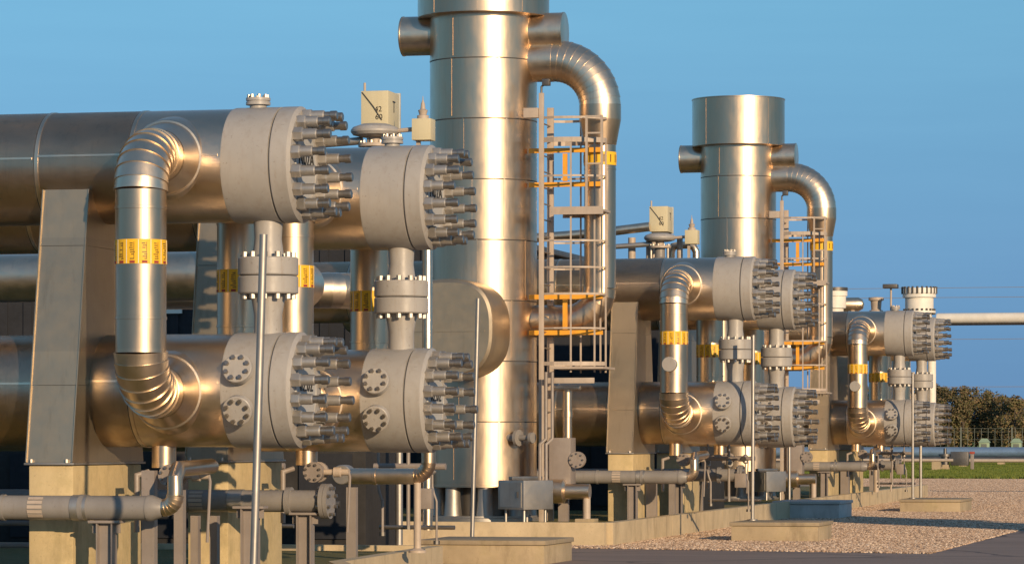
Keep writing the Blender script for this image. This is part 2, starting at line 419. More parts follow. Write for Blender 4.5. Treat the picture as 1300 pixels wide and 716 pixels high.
def header(name, label, xs, y, z, blanks, mark):
    t = thing(name, label, 'pipe header', (xs, y, z), 'studded pipe headers')
    mb = barrel(xs - 9.4, xs - .53, y, z, RH, [xs - 1.54 - 1.04 * i for i in range(8)])
    for i, w in enumerate((7, 9, 7, 3, 8, 6, 8)):                       # lengthwise laps just above mid height
        a = R(w); xa = xs - 1.54 - 1.04 * i + 1.00; xb = xa - .97
        if i == 0: xa = xs - .56
        p = Vector((0, y - RH * math.cos(a), z + RH * math.sin(a)))
        mb.bar((xb, p.y, p.z), (xa, p.y, p.z), .022, .012, up=(0, -math.cos(a), math.sin(a)))
    mb.build('cladding', ['steel', 'slot'], t)
    MB().lathe((xs - .53, y, z), (1, 0, 0), [(0, RH - .03), (.0, RH + .006), (.02, RH + .012), (.515, RH + .012), (.52, RH - .02)], 72).build('end_collar', 'grey', t)
    MB().lathe((xs, y, z), (1, 0, 0), [(-.01, RH - .02), (.004, RH - .012), (.004, RH + .006), (.012, RH + .014), (.19, RH + .014), (.225, RH - .025), (.225, .40), (.20, .385), (.20, 0)], 72,
               ).build('end_flange', 'grey', t)
    MB().lathe((xs + .198, y, z), (1, 0, 0), [(.004, .37), (.03, .36), (.03, .0)], 48).build('cover_plate', 'pale_face', t)
    if not blanks:
        mb = MB().lathe((xs - .30, y, z), (0, 0, 1), [(.55, .09), (.64, .09), (.64, .13), (.67, .13), (.675, .12), (.685, .12), (.685, .13), (.715, .13), (.72, 0)], 20)
        mb.bolts((xs - .30, y, z), (0, 0, 1), .10, 8, .018, .715, .75, 1, .5); mb.build('top_nozzle', ['grey', 'stud_dark'], t)
    text_mb(mark, .23, lambda u, v, w: (xs + .232 + w, y + u, z + .06 + v)).build('lettering', 'black', t)
    global STUD
    if STUD is None:
        b = MB()
        b.lathe((0, 0, 0), (1, 0, 0), [(0, .072), (.012, .077), (.09, .077), (.10, .062)], 6)
        b.lathe((.09, 0, 0), (1, 0, 0), [(0, .057), (.14, .057), (.15, .047)], 14)
        b.lathe((.235, 0, 0), (1, 0, 0), [(0, .042), (.07, .042), (.072, .05), (.135, .05), (.145, .04)], 14, 1)
        STUD = b.build('stud_bolt', ['stud', 'stud_dark'])
        bpy.data.objects.remove(STUD); STUD = bpy.data.meshes['stud_bolt']
    for i in range(16):
        w = 2 * PI * (i + .5) / 16
        o = bpy.data.objects.new('stud_bolt', STUD); COL.objects.link(o); o.parent = t
        o.location = (.2245, .515 * math.cos(w), .515 * math.sin(w)); o.rotation_euler = (random.random() * 2, 0, 0)
        o.scale = (.92 + .16 * random.random(), 1, 1)
    for s in ((1, -1) if blanks else ()):
        w = R(17.5 * s); d = Vector((0, -math.cos(w), math.sin(w))); o = Vector((xs - .31, y, z))
        mb = MB().lathe(o, d, [(.5, .10), (.66, .10), (.66, .155), (.695, .155), (.697, .15), (.703, .15), (.705, .158), (.745, .158), (.752, .15), (.752, 0)], 28)
        mb.bolts(o, d, .118, 8, .024, .748, .79, 1, .5)
        mb.build('blind_flange', ['grey', 'stud_dark'], t)
    return t

def warning_band(parent, x, y, z, r, h=.25):
    bb = MB().lathe((x, y, z - h / 2), (0, 0, 1), [(0, r), (.0, r + .006), (h, r + .006), (h, r)], 40, cap=False)
    def patch(mb, w, zz, dw, dz, k=.0085):
        vs = [Vector((x + (r + kk) * math.sin(w + a * dw), y - (r + kk) * math.cos(w + a * dw), zz + c * dz)) for kk in (.004, k) for a, c in ((-.5, -.5), (.5, -.5), (.5, .5), (-.5, .5))]
        mb.add(vs, [(4, 5, 6, 7), (0, 1, 5, 4), (1, 2, 6, 5), (2, 3, 7, 6), (3, 0, 4, 7)])
    rd, gl, wh = MB(), MB(), MB()
    n = 13
    for i in range(n):
        w = 2 * PI * i / n
        for j in range(8):                                        # upright writing, several strokes per letter
            if random.random() < .85: patch(gl, w + random.uniform(-.05, .05), z + h * (-.30 + .09 * j), .10 + .08 * random.random(), .011)
        patch(gl, w + .07, z + h * .05, .02, h * .66); 
        patch(wh, w + PI / n, z, .025, h * .98, .0075)
        patch(rd, w, z - h * .43, .2, h * .11, .0095)
    for q, mi in ((gl, 1), (rd, 2), (wh, 3)): bb.add(q.v, q.f, mi)
    bb.build('warning_band', ['yellow', 'glyph', 'red', 'white'], parent)

def elbow_pipe(name, label, xn, y, sgn, off, zt, zb, r=.262, band=3.90, disc=False):
    """riser standing off the two headers; sgn -1 in front, +1 behind"""
    t = thing(name, label, 'pipe', (xn, y + sgn * off, zb - .3), 'elbow pipes joining upper and lower headers')
    yr = y + sgn * off; rb = .40; d = Vector((0, sgn, 0)); up = Vector((0, 0, 1))
    for nm, z, q in (('upper_elbow', zt, 1), ('lower_elbow', zb, -1)):
        c = Vector((xn, yr - sgn * rb, z - q * rb))
        pts = [Vector((xn, y + sgn * .45, z))] + arc(c, up * q, d, rb, 0, PI / 2, 7)
        MB().tube(pts, r + .008, 40, gored=True, lip=.012).build(nm, 'steel', t)
        o = Vector((xn, y, z))
        MB().lathe(o, d, [(.32, .46), (.585, .405), (.60, .395), (.605, .375), (.80, r + .025), (.82, r + .02)], 48, cap=False).build('collar', 'steel', t)
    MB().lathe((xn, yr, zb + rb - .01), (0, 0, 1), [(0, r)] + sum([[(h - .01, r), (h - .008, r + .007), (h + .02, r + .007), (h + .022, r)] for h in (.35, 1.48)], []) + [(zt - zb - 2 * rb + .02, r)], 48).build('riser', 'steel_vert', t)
    warning_band(t, xn, yr, band, r)
    if disc:
        MB().lathe((xn, yr, band - .55), (-.15, -1, 0), [(r - .06, .14), (r + .09, .14), (r + .10, .13), (r + .10, 0)], 24).build('inspection_cap', 'grey', t)
    return t

def connector(label, x, y):
    t = thing('flanged_connector', label, 'pipe joint', (x, y, ZB + .55), 'flanged connectors between headers')
    MB().lathe((x, y, 0), (0, 0, 1), [(3.91, .17), (4.10, .145), (4.45, .165)], 32).build('upper_neck', 'grey', t)
    MB().lathe((x, y, 0), (0, 0, 1), [(2.95, .155), (3.3, .15), (3.50, .185), (3.53, .185)], 32).build('lower_neck', 'grey', t)
    for nm, a, b in (('flange', 3.715, 3.905), ('flange', 3.52, 3.705)):
        mb = MB().lathe((x, y, 0), (0, 0, 1), [(a, .2), (a, .31), (a + .012, .32), (b - .012, .32), (b, .31), (b, .2)], 40)
        if a > 3.6: mb.bolts((x, y, 0), (0, 0, 1), .265, 12, .032, b, b + .055, 1, .3)
        else: mb.bolts((x, y, 0), (0, 0, 1), .265, 12, .032, a - .055, a, 1, .3)
        mb.build(nm, ['grey', 'stud'], t)
    MB().lathe((x, y, 3.7), (0, 0, 1), [(.004, .27), (.016, .27)], 32).build('gasket', 'slot', t)
    return t

def saddle(label, xs, y):
    """tapered sheet metal jacket carrying both headers"""
    x0, x1 = xs - 2.48, xs - 1.97
    t = thing('pipe_saddle', label, 'pipe support', ((x0 + x1) / 2, y, 1.74), 'sheet metal pipe saddles')
    def yy(z): return .62 + (4.62 - z) / (4.62 - 1.74) * .50
    zs = [1.74, 2.55, 4.02, 4.62]; mb = MB()
    for a, b in zip(zs, zs[1:]):
        e = .006
        vs = [(X, y + q * (yy(z) - (e if k else 0)), z - (.004 if k else 0)) for k, z in enumerate((a, b)) for X, q in ((x0, -1), (x1, -1), (x1, 1), (x0, 1))]
        mb.add(vs, [(0, 1, 5, 4), (1, 2, 6, 5), (2, 3, 7, 6), (3, 0, 4, 7), (4, 5, 6, 7), (3, 2, 1, 0)])
    for X in (x0, x1):                                            # folded standing edge
        mb.bar((X, y - yy(1.74) - .006, 1.745), (X, y - yy(4.62) - .006, 4.615), .012, .02)
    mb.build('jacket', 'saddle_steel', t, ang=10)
    mb = MB().box(x0 - .02, x1 + .02, y - yy(1.74) - .02, y + yy(1.74) + .02, 1.715, 1.738, .004)
    for X in (x0 + .06, x1 - .06):
        for q in (-1, 1): mb.cyl((X, y + q * (yy(1.74) + .014), 1.739), (X, y + q * (yy(1.74) + .014), 1.775), .018, 6, 1)
    mb.build('base_sheet', ['galv', 'stud'], t)
    return t

def plinth(label, xs, y):
    o = MB().box(xs - 2.46, xs - 1.97, y - 1.10, y + 1.05, .30, 1.712, .02).build('concrete_plinth', 'concrete', at=(xs - 2.2, y, .3))
    return tag(o, label, 'plinth', 'concrete plinths under the saddles')

def drain_pipe(label, xs, y, xe, up):
    z = 1.28; yp = y - 1.5
    t = thing('drain_pipe', label, 'pipe', (xs - 3, yp, z), 'grey pipes along the plinths')
    r = .125
    if up:
        MB().lathe((xs - 5.2, yp, z), (1, 0, 0), [(0, r), (2.6, r), (2.6, r + .01), (2.64, r + .01), (2.64, r), (3.46, r), (3.46, r + .012), (3.51, r + .012), (3.51, r), (xe + 5.2, r)], 24).build('run', 'pipe_grey', t)
        c = Vector((xs + xe, yp, z + .2))
        MB().lathe((xs + xe - .06, yp, z), (1, 0, 0), [(0, r + .008), (.05, r + .008), (.16, .088)], 24, cap=False).build('reducer', 'pipe_grey', t)
        c = Vector((xs + xe + .1, yp, z + .13))
        MB().tube(arc(c, (0, 0, -1), (1, 0, 0), .13, 0, PI / 2, 6), .088, 24, gored=True, lip=.004).build('elbow', 'steel', t)
        MB().tube([(xs + xe + .23, yp, z + .13), (xs + xe + .23, yp, z + .30), (xs + xe + .23, yp + .1, z + .40), (xs + xe + .23, yp + 1.2, z + .42)], .08, 20).build('upstand', 'steel_vert', t)
    else:
        MB().lathe((xs - 5.2, yp, z), (1, 0, 0), [(0, r), (xe + 5.2 - .42, r), (xe + 5.2 - .42, .16), (xe + 5.2 - .36, .16), (xe + 5.2 - .36, r), (xe + 5.2, r)], 24).build('run', 'pipe_grey', t)
        mb = MB().lathe((xs + xe, yp, z), (1, 0, 0), [(0, .2), (.045, .2), (.05, .19), (.055, .19), (.055, .2), (.1, .2), (.1, 0)], 28)
        mb.bolts((xs + xe, yp, z), (1, 0, 0), .16, 8, .022, -.03, .135, 1, .5)
        mb.build('blind_flange', ['pipe_grey', 'stud_dark'], t)
    # marking plate with arrows, bright clamp band
    mb = MB()
    xp = xs - 2.28
    for i in range(5):
        w = R(-40 + 22 * i)
        mb.bar((xp, yp - (r + .004) * math.cos(w), z + (r + .004) * math.sin(w)), (xp + .16, yp - (r + .004) * math.cos(w), z + (r + .004) * math.sin(w)), .035, .006, up=(0, -math.cos(w), math.sin(w)))
    mb.build('marking_plate', 'rail', t)
    MB().lathe((xs - 1.82, yp, z), (1, 0, 0), [(0, r), (0, r + .008), (.17, r + .008), (.17, r)], 24, cap=False).build('clamp_band', 'galv', t)
    return t

def pipe_stand(label, x, y, top, base=.42, w=.16, cap=.34):
    """I-section post with a cap plate"""
    t = thing('pipe_stand', label, 'pipe support', (x, y, base), 'steel pipe stands')
    mb = MB()
    for q in (-1, 1): mb.box(x + q * w / 2 - .006, x + q * w / 2 + .006, y - w / 2, y + w / 2, base, top - .03)
    mb.box(x - w / 2 + .0065, x + w / 2 - .0065, y - .005, y + .005, base, top - .03)
    mb.build('post', 'post_grey', t)
    mb = MB().box(x - cap / 2, x + cap / 2, y - w * .6, y + w * .6, top - .028, top, .004)
    mb.box(x - cap / 2 + .02, x + cap / 2 - .02, y - .006, y + .006, top - .13, top - .029)
    mb.build('cap_plate', 'post_grey', t)
    MB().box(x - w * .8, x + w * .8, y - w * .8, y + w * .8, base - .06, base + .012, .003).build('base_plate', 'galv', t)
    return t

def drain_valve(label, x, y, z0):
    """stub below the lower header, ball valve with lever, small outlet"""
    t = thing('drain_valve', label, 'valve', (x, y, z0 - .9), 'drain valves below the lower headers')
    MB().lathe((x, y, 0), (0, 0, 1), [(z0 - .22, .13), (z0 + .1, .13)], 24).build('stub', 'steel_vert', t)
    mb = MB().lathe((x + .22, y - .35, z0 - .30), (0, -1, 0), [(-.32, .05), (-.14, .05), (-.14, .12), (-.09, .12), (-.08, .09), (0, .11), (.08, .09), (.09, .12), (.14, .12), (.14, 0)], 20)
    mb.bolts((x + .22, y - .35, z0 - .3), (0, -1, 0), .09, 8, .016, .13, .17, 1, .5)
    mb.build('body', ['post_grey', 'stud_dark'], t)
    MB().lathe((x + .22, y - .35, z0 - .30), (1, 0, 0), [(.08, .035), (.22, .035), (.22, .06), (.30, .06), (.31, .04), (.40, .04)], 14).build('bonnet', 'rail', t)
    MB().tube([(x + .56, y - .35, z0 - .3), (x + .62, y - .36, z0 - .3), (x + .64, y - .38, z0 - .36), (x + .62, y - .42, z0 - 1.0)], .016, 8).build('lever', 'post_grey', t)
    MB().tube([(x - .10, y - .2, z0 - .26), (x - .2, y - .3, z0 - .3), (x - .2, y - .3, z0 - .9)], .03, 10).build('outlet_pipe', 'post_grey', t)
    return t

def pipe_cluster(label, x, y, seed, z1):
    """small bore drain and instrument piping hanging below a lower header"""
    rnd = random.Random(seed)
    t = thing('instrument_manifold', label, 'pipework', (x, y, .45), 'small bore manifolds')
    MB().tube([(x - .5, y, 1.62), (x + .5, y, 1.62)], .045, 10).build('manifold_tube', 'post_grey', t)
    MB().tube([(x - .45, y + .1, .8), (x + .6, y + .1, .8)], .03, 10).build('bottom_tube', 'stud_dark', t)
    for i in range(3):
        xx = x - .42 + .36 * i + rnd.uniform(-.05, .05); yy = y + rnd.uniform(-.2, .2)
        zb = .5 + .5 * rnd.random(); bend = rnd.choice((0, 0, .06))
        mb = MB().tube([(xx, yy, z1 + .05), (xx, yy, 1.35), (xx + bend * .4, yy, 1.25), (xx + bend, yy, 1.15), (xx + bend, yy, zb)], .014 + .012 * rnd.random(), 8)
        zz = 1.42 + .2 * rnd.random()
        mb.lathe((xx, yy, zz), (0, 0, 1), [(-.09, .03), (-.06, .055), (.06, .055), (.09, .03)], 10, 1)
        mb.lathe((xx, yy, zz), (rnd.uniform(-.6, .6), -1, 0), [(.03, .02), (.12, .02), (.12, .055), (.14, .055)], 10, 2)
        mb.lathe((xx + bend, yy, zb), (0, 0, 1), [(0, .045), (.05, .045), (.05, .02)], 8, 2)
        mb.build('needle_valve', ['post_grey', 'stud', 'dark_steel'], t)
    MB().box(x + .12, x + .34, y - .16, y - .02, 1.05, 1.33, .012).build('gauge_housing', 'post_grey', t)
    return t

STUD = None
def module(nm, xs, y):
    out = {}
    out['up'] = header('pipe_header', '', xs, y, ZA, False, 'N02A')
    out['low'] = header('pipe_header', '', xs, y, ZB, True, '0Z02')
    out['elb'] = elbow_pipe('elbow_pipe', '', xs - 1.13, y, -1, 1.38, ZA + .05, ZB - .02)
    out['rear'] = elbow_pipe('elbow_pipe', '', xs - .93, y, 1, 1.38, ZA + .05, ZB - .02, band=3.72)
    out['con'] = connector('', xs - .19, y)
    out['sad'] = saddle('', xs, y)
    out['pli'] = plinth('', xs, y)
    out['val'] = drain_valve('', xs - 1.35, y, ZB - RH)
    out['man'] = pipe_cluster('', xs - .55, y + 1.5, 3, ZB - RH)
    return out

ROWS = [('front row of the big near unit', X1, 35.97, 0), ('second row of the big near unit', -10.6, 40.3, -.06),
        ('front row of the middle unit', -11.17, 67.2, 0), ('second row of the middle unit', -11.05, 71.5, -.05),
        ('front row of the far unit', -11.40, 94.9, -.04), ('second row of the far unit', -11.30, 99.2, -.08)]
LAB = {
 'up': 'upper steel header with studded end, {}',
 'low': 'lower steel header with two blind flanges, {}',
 'elb': 'bent steel pipe with yellow band before the headers, {}',
 'rear': 'shaded steel riser with yellow band behind the headers, {}',
 'con': 'grey bolted flange joint between upper and lower header, {}',
 'sad': 'tapered sheet metal saddle jacket under the headers, {}',
 'pli': 'pale stained concrete plinth under the saddle, {}',
 'val': 'drain valve with hanging lever below the lower header, {}',
 'man': 'small valve manifold under the lower header, {}'}
base = module('', X1, Y1)
for i, (row, x, y, dz) in enumerate(ROWS):
    mod = base if i == 0 else {}
    for k, o in base.items():
        if i:
            if k == 'man' and i % 2: continue
            zoff = dz if k in ('up', 'low', 'elb', 'rear', 'con') else 0
            mod[k] = copy_tree(o, (x - X1, y - Y1, zoff))
        mod[k]['label'] = LAB[k].format(row)
# weathered caps on the risers of the two farther front rows
for x, y, row in ((-11.17, 67.2, 'middle'), (-11.40, 94.9, 'far')):
    xn, yr = x - 1.13, y - 1.38
    o = MB().lathe((xn, yr, 3.40), (-.1, -1, 0), [(.2, .14), (.35, .14), (.36, .13), (.36, 0)], 24).build('inspection_cap', 'grey', at=(xn, yr - .26, 3.4))
    tag(o, 'round grey cap on the banded pipe of the %s unit' % row, 'pipe cap', 'inspection caps')

# grey low pipes along the plinths
drain_labels = ['grey pipe with marking plate across the big concrete plinth', 'grey pipe ending in a blind flange by the leaning pole', 'grey pipe before the plinth of the middle unit',
                'grey flanged pipe behind the middle plinth', 'grey pipe before the plinth of the far unit', 'grey flanged pipe behind the far plinth']
d0 = drain_pipe(drain_labels[0], X1, Y1, -.95, True)
d1 = drain_pipe(drain_labels[1], ROWS[1][1], ROWS[1][2], -.72, False)
for i in range(2, 6):
    src, s = ((d0, 0), (d1, 1))[i % 2]
    c = copy_tree(src, (ROWS[i][1] - ROWS[s][1], ROWS[i][2] - ROWS[s][2], 0)); c['label'] = drain_labels[i]

st0 = pipe_stand('pipe stand with wide cap under the marked grey pipe', -12.36, 34.47, 1.152)
def stand(x, y, dz, label, w=None):
    c = copy_tree(st0, (x + 12.36, y - 34.47, dz)); c['label'] = label; return c
stand(-11.52, 38.8, 0, 'pipe stand under the flanged end beside the leaning pole')
stand(-11.36, 36.2, .12, 'dark pipe stand just behind the leaning pole')
stand(-13.1 + .03, 65.7, 0, 'pipe stand at the plinth of the middle unit')
stand(-13.0, 70.0, 0, 'pipe stand under the flange end in the middle unit')
stand(-13.4, 93.4, 0, 'pipe stand at the plinth of the far unit')
stand(-13.4, 97.7, 0, 'pipe stand under the flange end in the far unit')
def channel(label, x, y, w, z1, z0=.36):
    t = MB(); 
    for q in (-1, 1): t.box(x + q * (w / 2 - .005) - .005, x + q * (w / 2 - .005) + .005, y + .006, y + .10, z0, z1)
    t.box(x - w / 2, x + w / 2, y - .005, y + .005, z0, z1)
    o = t.build('channel_post', 'post_grey', at=(x, y, z0)); return tag(o, label, 'post', 'steel channel posts')
channel('tall brown channel post beside the big concrete plinth', -12.06, 34.9, .14, 1.66)
channel('thin channel post, paired, beyond the big plinth', -12.22, 36.9, .085, 1.15)
channel('second thin channel post of the pair beyond the big plinth', -12.0, 36.9, .085, 1.15)
channel('channel post under the upturned elbow', -11.93, 35.5, .10, 1.45)
channel('brown channel post under the insulated pipe', -12.62, 44.6, .13, 1.36)
for i, (x, y) in enumerate(((-13.0, 67.2), (-13.05, 69.6), (-13.05, 72.8))):
    channel(['wide grey channel post right of the middle plinth', 'grey channel post behind the middle riser', 'thin channel post near the middle flange'][i].replace('right of', 'next to'), x, y, (.2, .12, .1)[i], 1.15)
for i, (x, y) in enumerate(((-13.36, 97.0), (-13.4, 100.2), (-13.4, 103.4))):
    channel(['grey channel post beside the far plinth', 'middle channel post of three by the far plinth', 'outer channel post of three by the far plinth'][i], x, y, .22, 1.2)

# ------------------------------------------------------------------ towers
TX, TY = -15.4, 63.36
def tower(label, x, y):
    t = thing('scrubber_column', label, 'column', (x, y, .5), 'stainless columns')
    r = .985
    seams = [1.23 + 1.1 * i for i in range(8)]
    prof = [(1.12, r - .02), (1.12, r + .03), (1.16, r + .03), (1.165, r)]
    for z in seams[1:]: prof += [(z - .014, r), (z - .012, r + .006), (z + .022, r + .006), (z + .024, r)]
    prof += [(9.84, r)]
    mb = MB().lathe((x, y, 0), (0, 0, 1), prof, 96)
    for z in seams[1:]: mb.lathe((x, y, z - .032), (0, 0, 1), [(0, r + .0015), (.018, r + .0015)], 96, 1, cap=False)
    rnd = random.Random(4)
    for z0, z1 in zip(seams, seams[1:] + [9.8]):
        for w in (rnd.uniform(-30, 10), rnd.uniform(25, 75)):
            w = R(w); p = Vector((math.sin(w), -math.cos(w), 0)) * (r + .002)
            mb.bar((x + p.x, y + p.y, z0 + .03), (x + p.x, y + p.y, min(z1, 9.8) - .02), .028, .008, up=p)
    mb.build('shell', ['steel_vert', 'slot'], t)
    rc = 1.21
    mb = MB().lathe((x, y, 0), (0, 0, 1), [(9.71, .9), (9.72, rc - .02), (9.725, rc), (10.93, rc), (10.935, rc + .012), (10.96, rc + .012), (10.96, rc - .02), (10.9, rc - .04), (10.9, 0)], 96)
    for w in (-35, 8, 50):
        w = R(w); p = Vector((math.sin(w), -math.cos(w), 0)) * (rc + .002)
        mb.bar((x + p.x, y + p.y, 9.74), (x + p.x, y + p.y, 10.92), .03, .008, up=p)
    mb.build('top_cap', 'steel_vert', t)
    for s in (-1, 1):
        MB().lathe((x, y, 9.43), (s, 0, 0), [(.8, .36), (1.50, .36), (1.502, .368), (1.53, .368), (1.535, .355), (1.535, 0)], 48).build('side_nozzle', 'steel', t)
    # shallow round hatch housing in front
    o = Vector((x - .20, y, 3.97)); a = .87
    def ring(t_, k):
        out = []
        for i in range(64):
            w = 2 * PI * i / 64; cx, cz = math.cos(w), math.sin(w)
            f = (abs(cx) ** 2.7 + abs(cz) ** 2.7) ** (-1 / 2.7)
            out.append((o.x + cx * f * k, o.y - t_, o.z + cz * f * k * 1.02))
        return out
    rings = [ring(.55, a), ring(1.90, a), ring(2.01, a - .02), ring(2.05, a - .07)]
    mb = MB(); vs = sum(rings, []); fs = []
    for q in range(3):
        for i in range(64):
            j = (i + 1) % 64; fs.append((q * 64 + i, q * 64 + j, (q + 1) * 64 + j, (q + 1) * 64 + i))
    fs.append(tuple(range(192, 256)))
    mb.add(vs, fs)
    mb.box(o.x - .72, o.x + .72, o.y - 2.062, o.y - 2.05, o.z - .06, o.z - .035)
    mb.build('hatch_housing', 'saddle_steel', t, ang=14)
    # legs and base ring
    for i in range(8):
        w = 2 * PI * (i + .35) / 8
        px, py = x + .82 * math.cos(w), y + .82 * math.sin(w)
        MB().lathe((px, py, 0), (0, 0, 1), [(.60, .17), (.9, .14), (1.15, .14)], 16).build('leg', 'galv', t)
    MB().lathe((x, y, 0), (0, 0, 1), [(.5, .7), (.5, 1.06), (.56, 1.06), (.57, 1.0), (.60, 1.0), (.60, .7)], 64).build('base_ring', 'galv', t)
    MB().lathe((x, y, 0), (0, 0, 1), [(.52, .6), (1.12, .6)], 32).build('skirt_core', 'dark_steel', t)
    MB().box(x + .95, x + 1.22, y - .86, y - .72, 7.8, 7.98, .01).build('bracket', 'rail', t)
    MB().lathe((x + .62, y - .7, 2.02), (.93, -.36, 0), [(0, .07), (.2, .07), (.2, .15), (.26, .15), (.27, .05), (.5, .05), (.5, .10), (.56, .10)], 16).build('drain_nozzle', 'pipe_grey', t)
    return t
tw = tower('tall stainless column with its top out of view, behind the near unit', TX, TY)
OFF2 = (-.02, 28.34, -.08)
c = copy_tree(tw, OFF2); c['label'] = 'stainless column with its whole round cap in view, behind the middle unit'

def gooseneck(label, x, y):
    t = thing('gooseneck_pipe', label, 'pipe', (x + 2.19, y, 3.4), 'gooseneck pipes beside the columns')
    rb = .85; zc = 8.91; xr = x + 2.19
    pts = [Vector((x + .8, y, zc))] + arc((xr - rb, y, zc - rb), (0, 0, 1), (1, 0, 0), rb, 0, PI / 2, 11)
    MB().tube(pts, .375, 44, gored=True, lip=.008).build('bend', 'steel', t)
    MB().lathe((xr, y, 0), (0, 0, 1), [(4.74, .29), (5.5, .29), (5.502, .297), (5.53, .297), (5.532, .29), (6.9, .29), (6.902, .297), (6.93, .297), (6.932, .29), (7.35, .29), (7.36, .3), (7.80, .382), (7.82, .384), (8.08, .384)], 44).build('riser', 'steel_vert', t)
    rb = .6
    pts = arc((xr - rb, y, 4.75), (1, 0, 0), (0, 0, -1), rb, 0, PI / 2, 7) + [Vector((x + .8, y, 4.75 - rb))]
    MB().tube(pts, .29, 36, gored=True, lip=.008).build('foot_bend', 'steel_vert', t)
    b = MB().lathe((xr, y, 6.98), (0, 0, 1), [(0, .292), (0, .30), (.24, .30), (.24, .292)], 36, cap=False).build('warning_band', 'yellow', t)
    g = MB()
    for i in range(14):
        w = 2 * PI * i / 14
        g.bar((xr + .303 * math.sin(w), y - .303 * math.cos(w), 7.03), (xr + .303 * math.sin(w), y - .303 * math.cos(w), 7.17), .025, .004, up=(math.sin(w), -math.cos(w), 0))
    g.build('lettering', 'glyph', b)
    return t
gn = gooseneck('stainless gooseneck pipe curving down from the tall column', TX, TY)
c = copy_tree(gn, OFF2); c['label'] = 'stainless gooseneck pipe curving down from the capped column'

def ladder(label, x, y):
    lx = x + 1.27; ya, yb = y - .78, y - .03; ym = (ya + yb) / 2
    t = thing('caged_ladder', label, 'ladder', (lx, ym, .5), 'caged ladders on the columns')
    for yy, w, nm, z1 in ((ya, .09, 'side_rail', 8.25), (yb, .12, 'side_rail', 8.05)):
        MB().box(lx - w / 2, lx + w / 2, yy - .03, yy + .03, .5, z1, .006).build(nm, 'rail', t)
    mb = MB()
    z = .75
    while z < 7.9: mb.cyl((lx, ya + .025, z), (lx, yb - .025, z), .014, 8); z += .29
    mb.build('rungs', 'stud_dark', t)
    t.children[-1].name = 'rung_grid'
    def hoop(z, h, w=.012, ext=1.12):
        pts = [(lx, ya)] + [(lx + .25 + (ext - .25) * math.sin(PI * i / 16), ym - .47 * math.cos(PI * i / 16)) for i in range(17)] + [(lx, yb)]
        mb = MB()
        for p, q in zip(pts, pts[1:]): mb.bar((p[0], p[1], z), (q[0], q[1], z), w, h)
        mb.build('cage_hoop', 'rail', t)
    for z, h in ((7.80, .045), (7.40, .09), (6.75, .035), (5.58, .035), (5.1, .03), (4.62, .04), (4.0, .03), (3.36, .07)): hoop(z, h)
    for i in range(5):
        w = PI * (i + .6) / 5.2
        px, py = lx + .25 + .86 * math.sin(w), ym - .46 * math.cos(w)
        MB().box(px - .016, px + .016, py - .006, py + .006, 3.2, 7.42 if i < 4 else 7.8).build('cage_bar', 'rail', t)
    # small landing with gate halfway up
    mb = MB().box(lx + .22, lx + 1.15, ym - .5, ym + .5, 6.10, 6.14).box(lx + .2, lx + 1.17, ym - .53, ym - .505, 6.04, 6.18).box(lx + .2, lx + 1.17, ym + .505, ym + .53, 6.04, 6.18)
    mb.build('landing', ['rail'], t)
    mb = MB()
    for px in (lx + .86, lx + 1.14): mb.bar((px, ym - .5, 6.18), (px, ym - .5, 7.82), .04, .04)
    for z in (6.95, 7.5, 7.8): mb.bar((lx + .88, ym - .5, z), (lx + 1.12, ym - .5, z), .03, .03)
    mb.build('gate', 'rail', t)
    MB().box(lx + .2, lx + 1.18, ym - .55, ym + .5, 3.26, 3.30).build('lower_landing', 'rail', t)
    MB().box(lx + .1, lx + 1.0, ym - .52, ym - .46, 3.0, 3.10, .004).build('toe_bar', 'rail', t)
    mb = MB().tube([(lx, ya, 8.2), (lx, ya, 8.36), (lx + .06, ya, 8.42)], .02, 8).box(lx + .02, lx + .16, ya - .06, ya + .06, 8.38, 8.50, .01)
    mb.build('lamp', 'dark_steel', t)
    return t
la = ladder('pale caged ladder up the side of the tall column', TX, TY)
c = copy_tree(la, OFF2); c['label'] = 'pale caged ladder up the side of the capped column'

def brace(label, x, y, z0, z1):
    t = thing('pipe_brace', label, 'bracket', (x + 1.6, y - .38, z0), 'orange pipe braces')
    for z in (z0, z1): MB().bar((x + .95, y - .38, z), (x + 2.32, y - .38, z), .06, .085).build('beam', 'orange', t)
    MB().bar((x + 1.62, y - .38, z0 + .06), (x + 1.62, y - .38, z1 - .06), .08, .06).build('strut', 'orange', t)
    MB().bar((x + 2.2, y - .33, z1), (x + 2.2, y - .26, z1), .06, .10).build('clamp', 'orange', t)
    return t
b1 = brace('upper orange brace between the tall column and its gooseneck', TX, TY, 6.62, 7.24)
b2 = brace('lower orange brace between the tall column and its gooseneck', TX, TY, 3.93, 4.58)
c = copy_tree(b1, OFF2); c['label'] = 'upper orange brace on the capped column'
c = copy_tree(b2, OFF2); c['label'] = 'lower orange brace on the capped column'

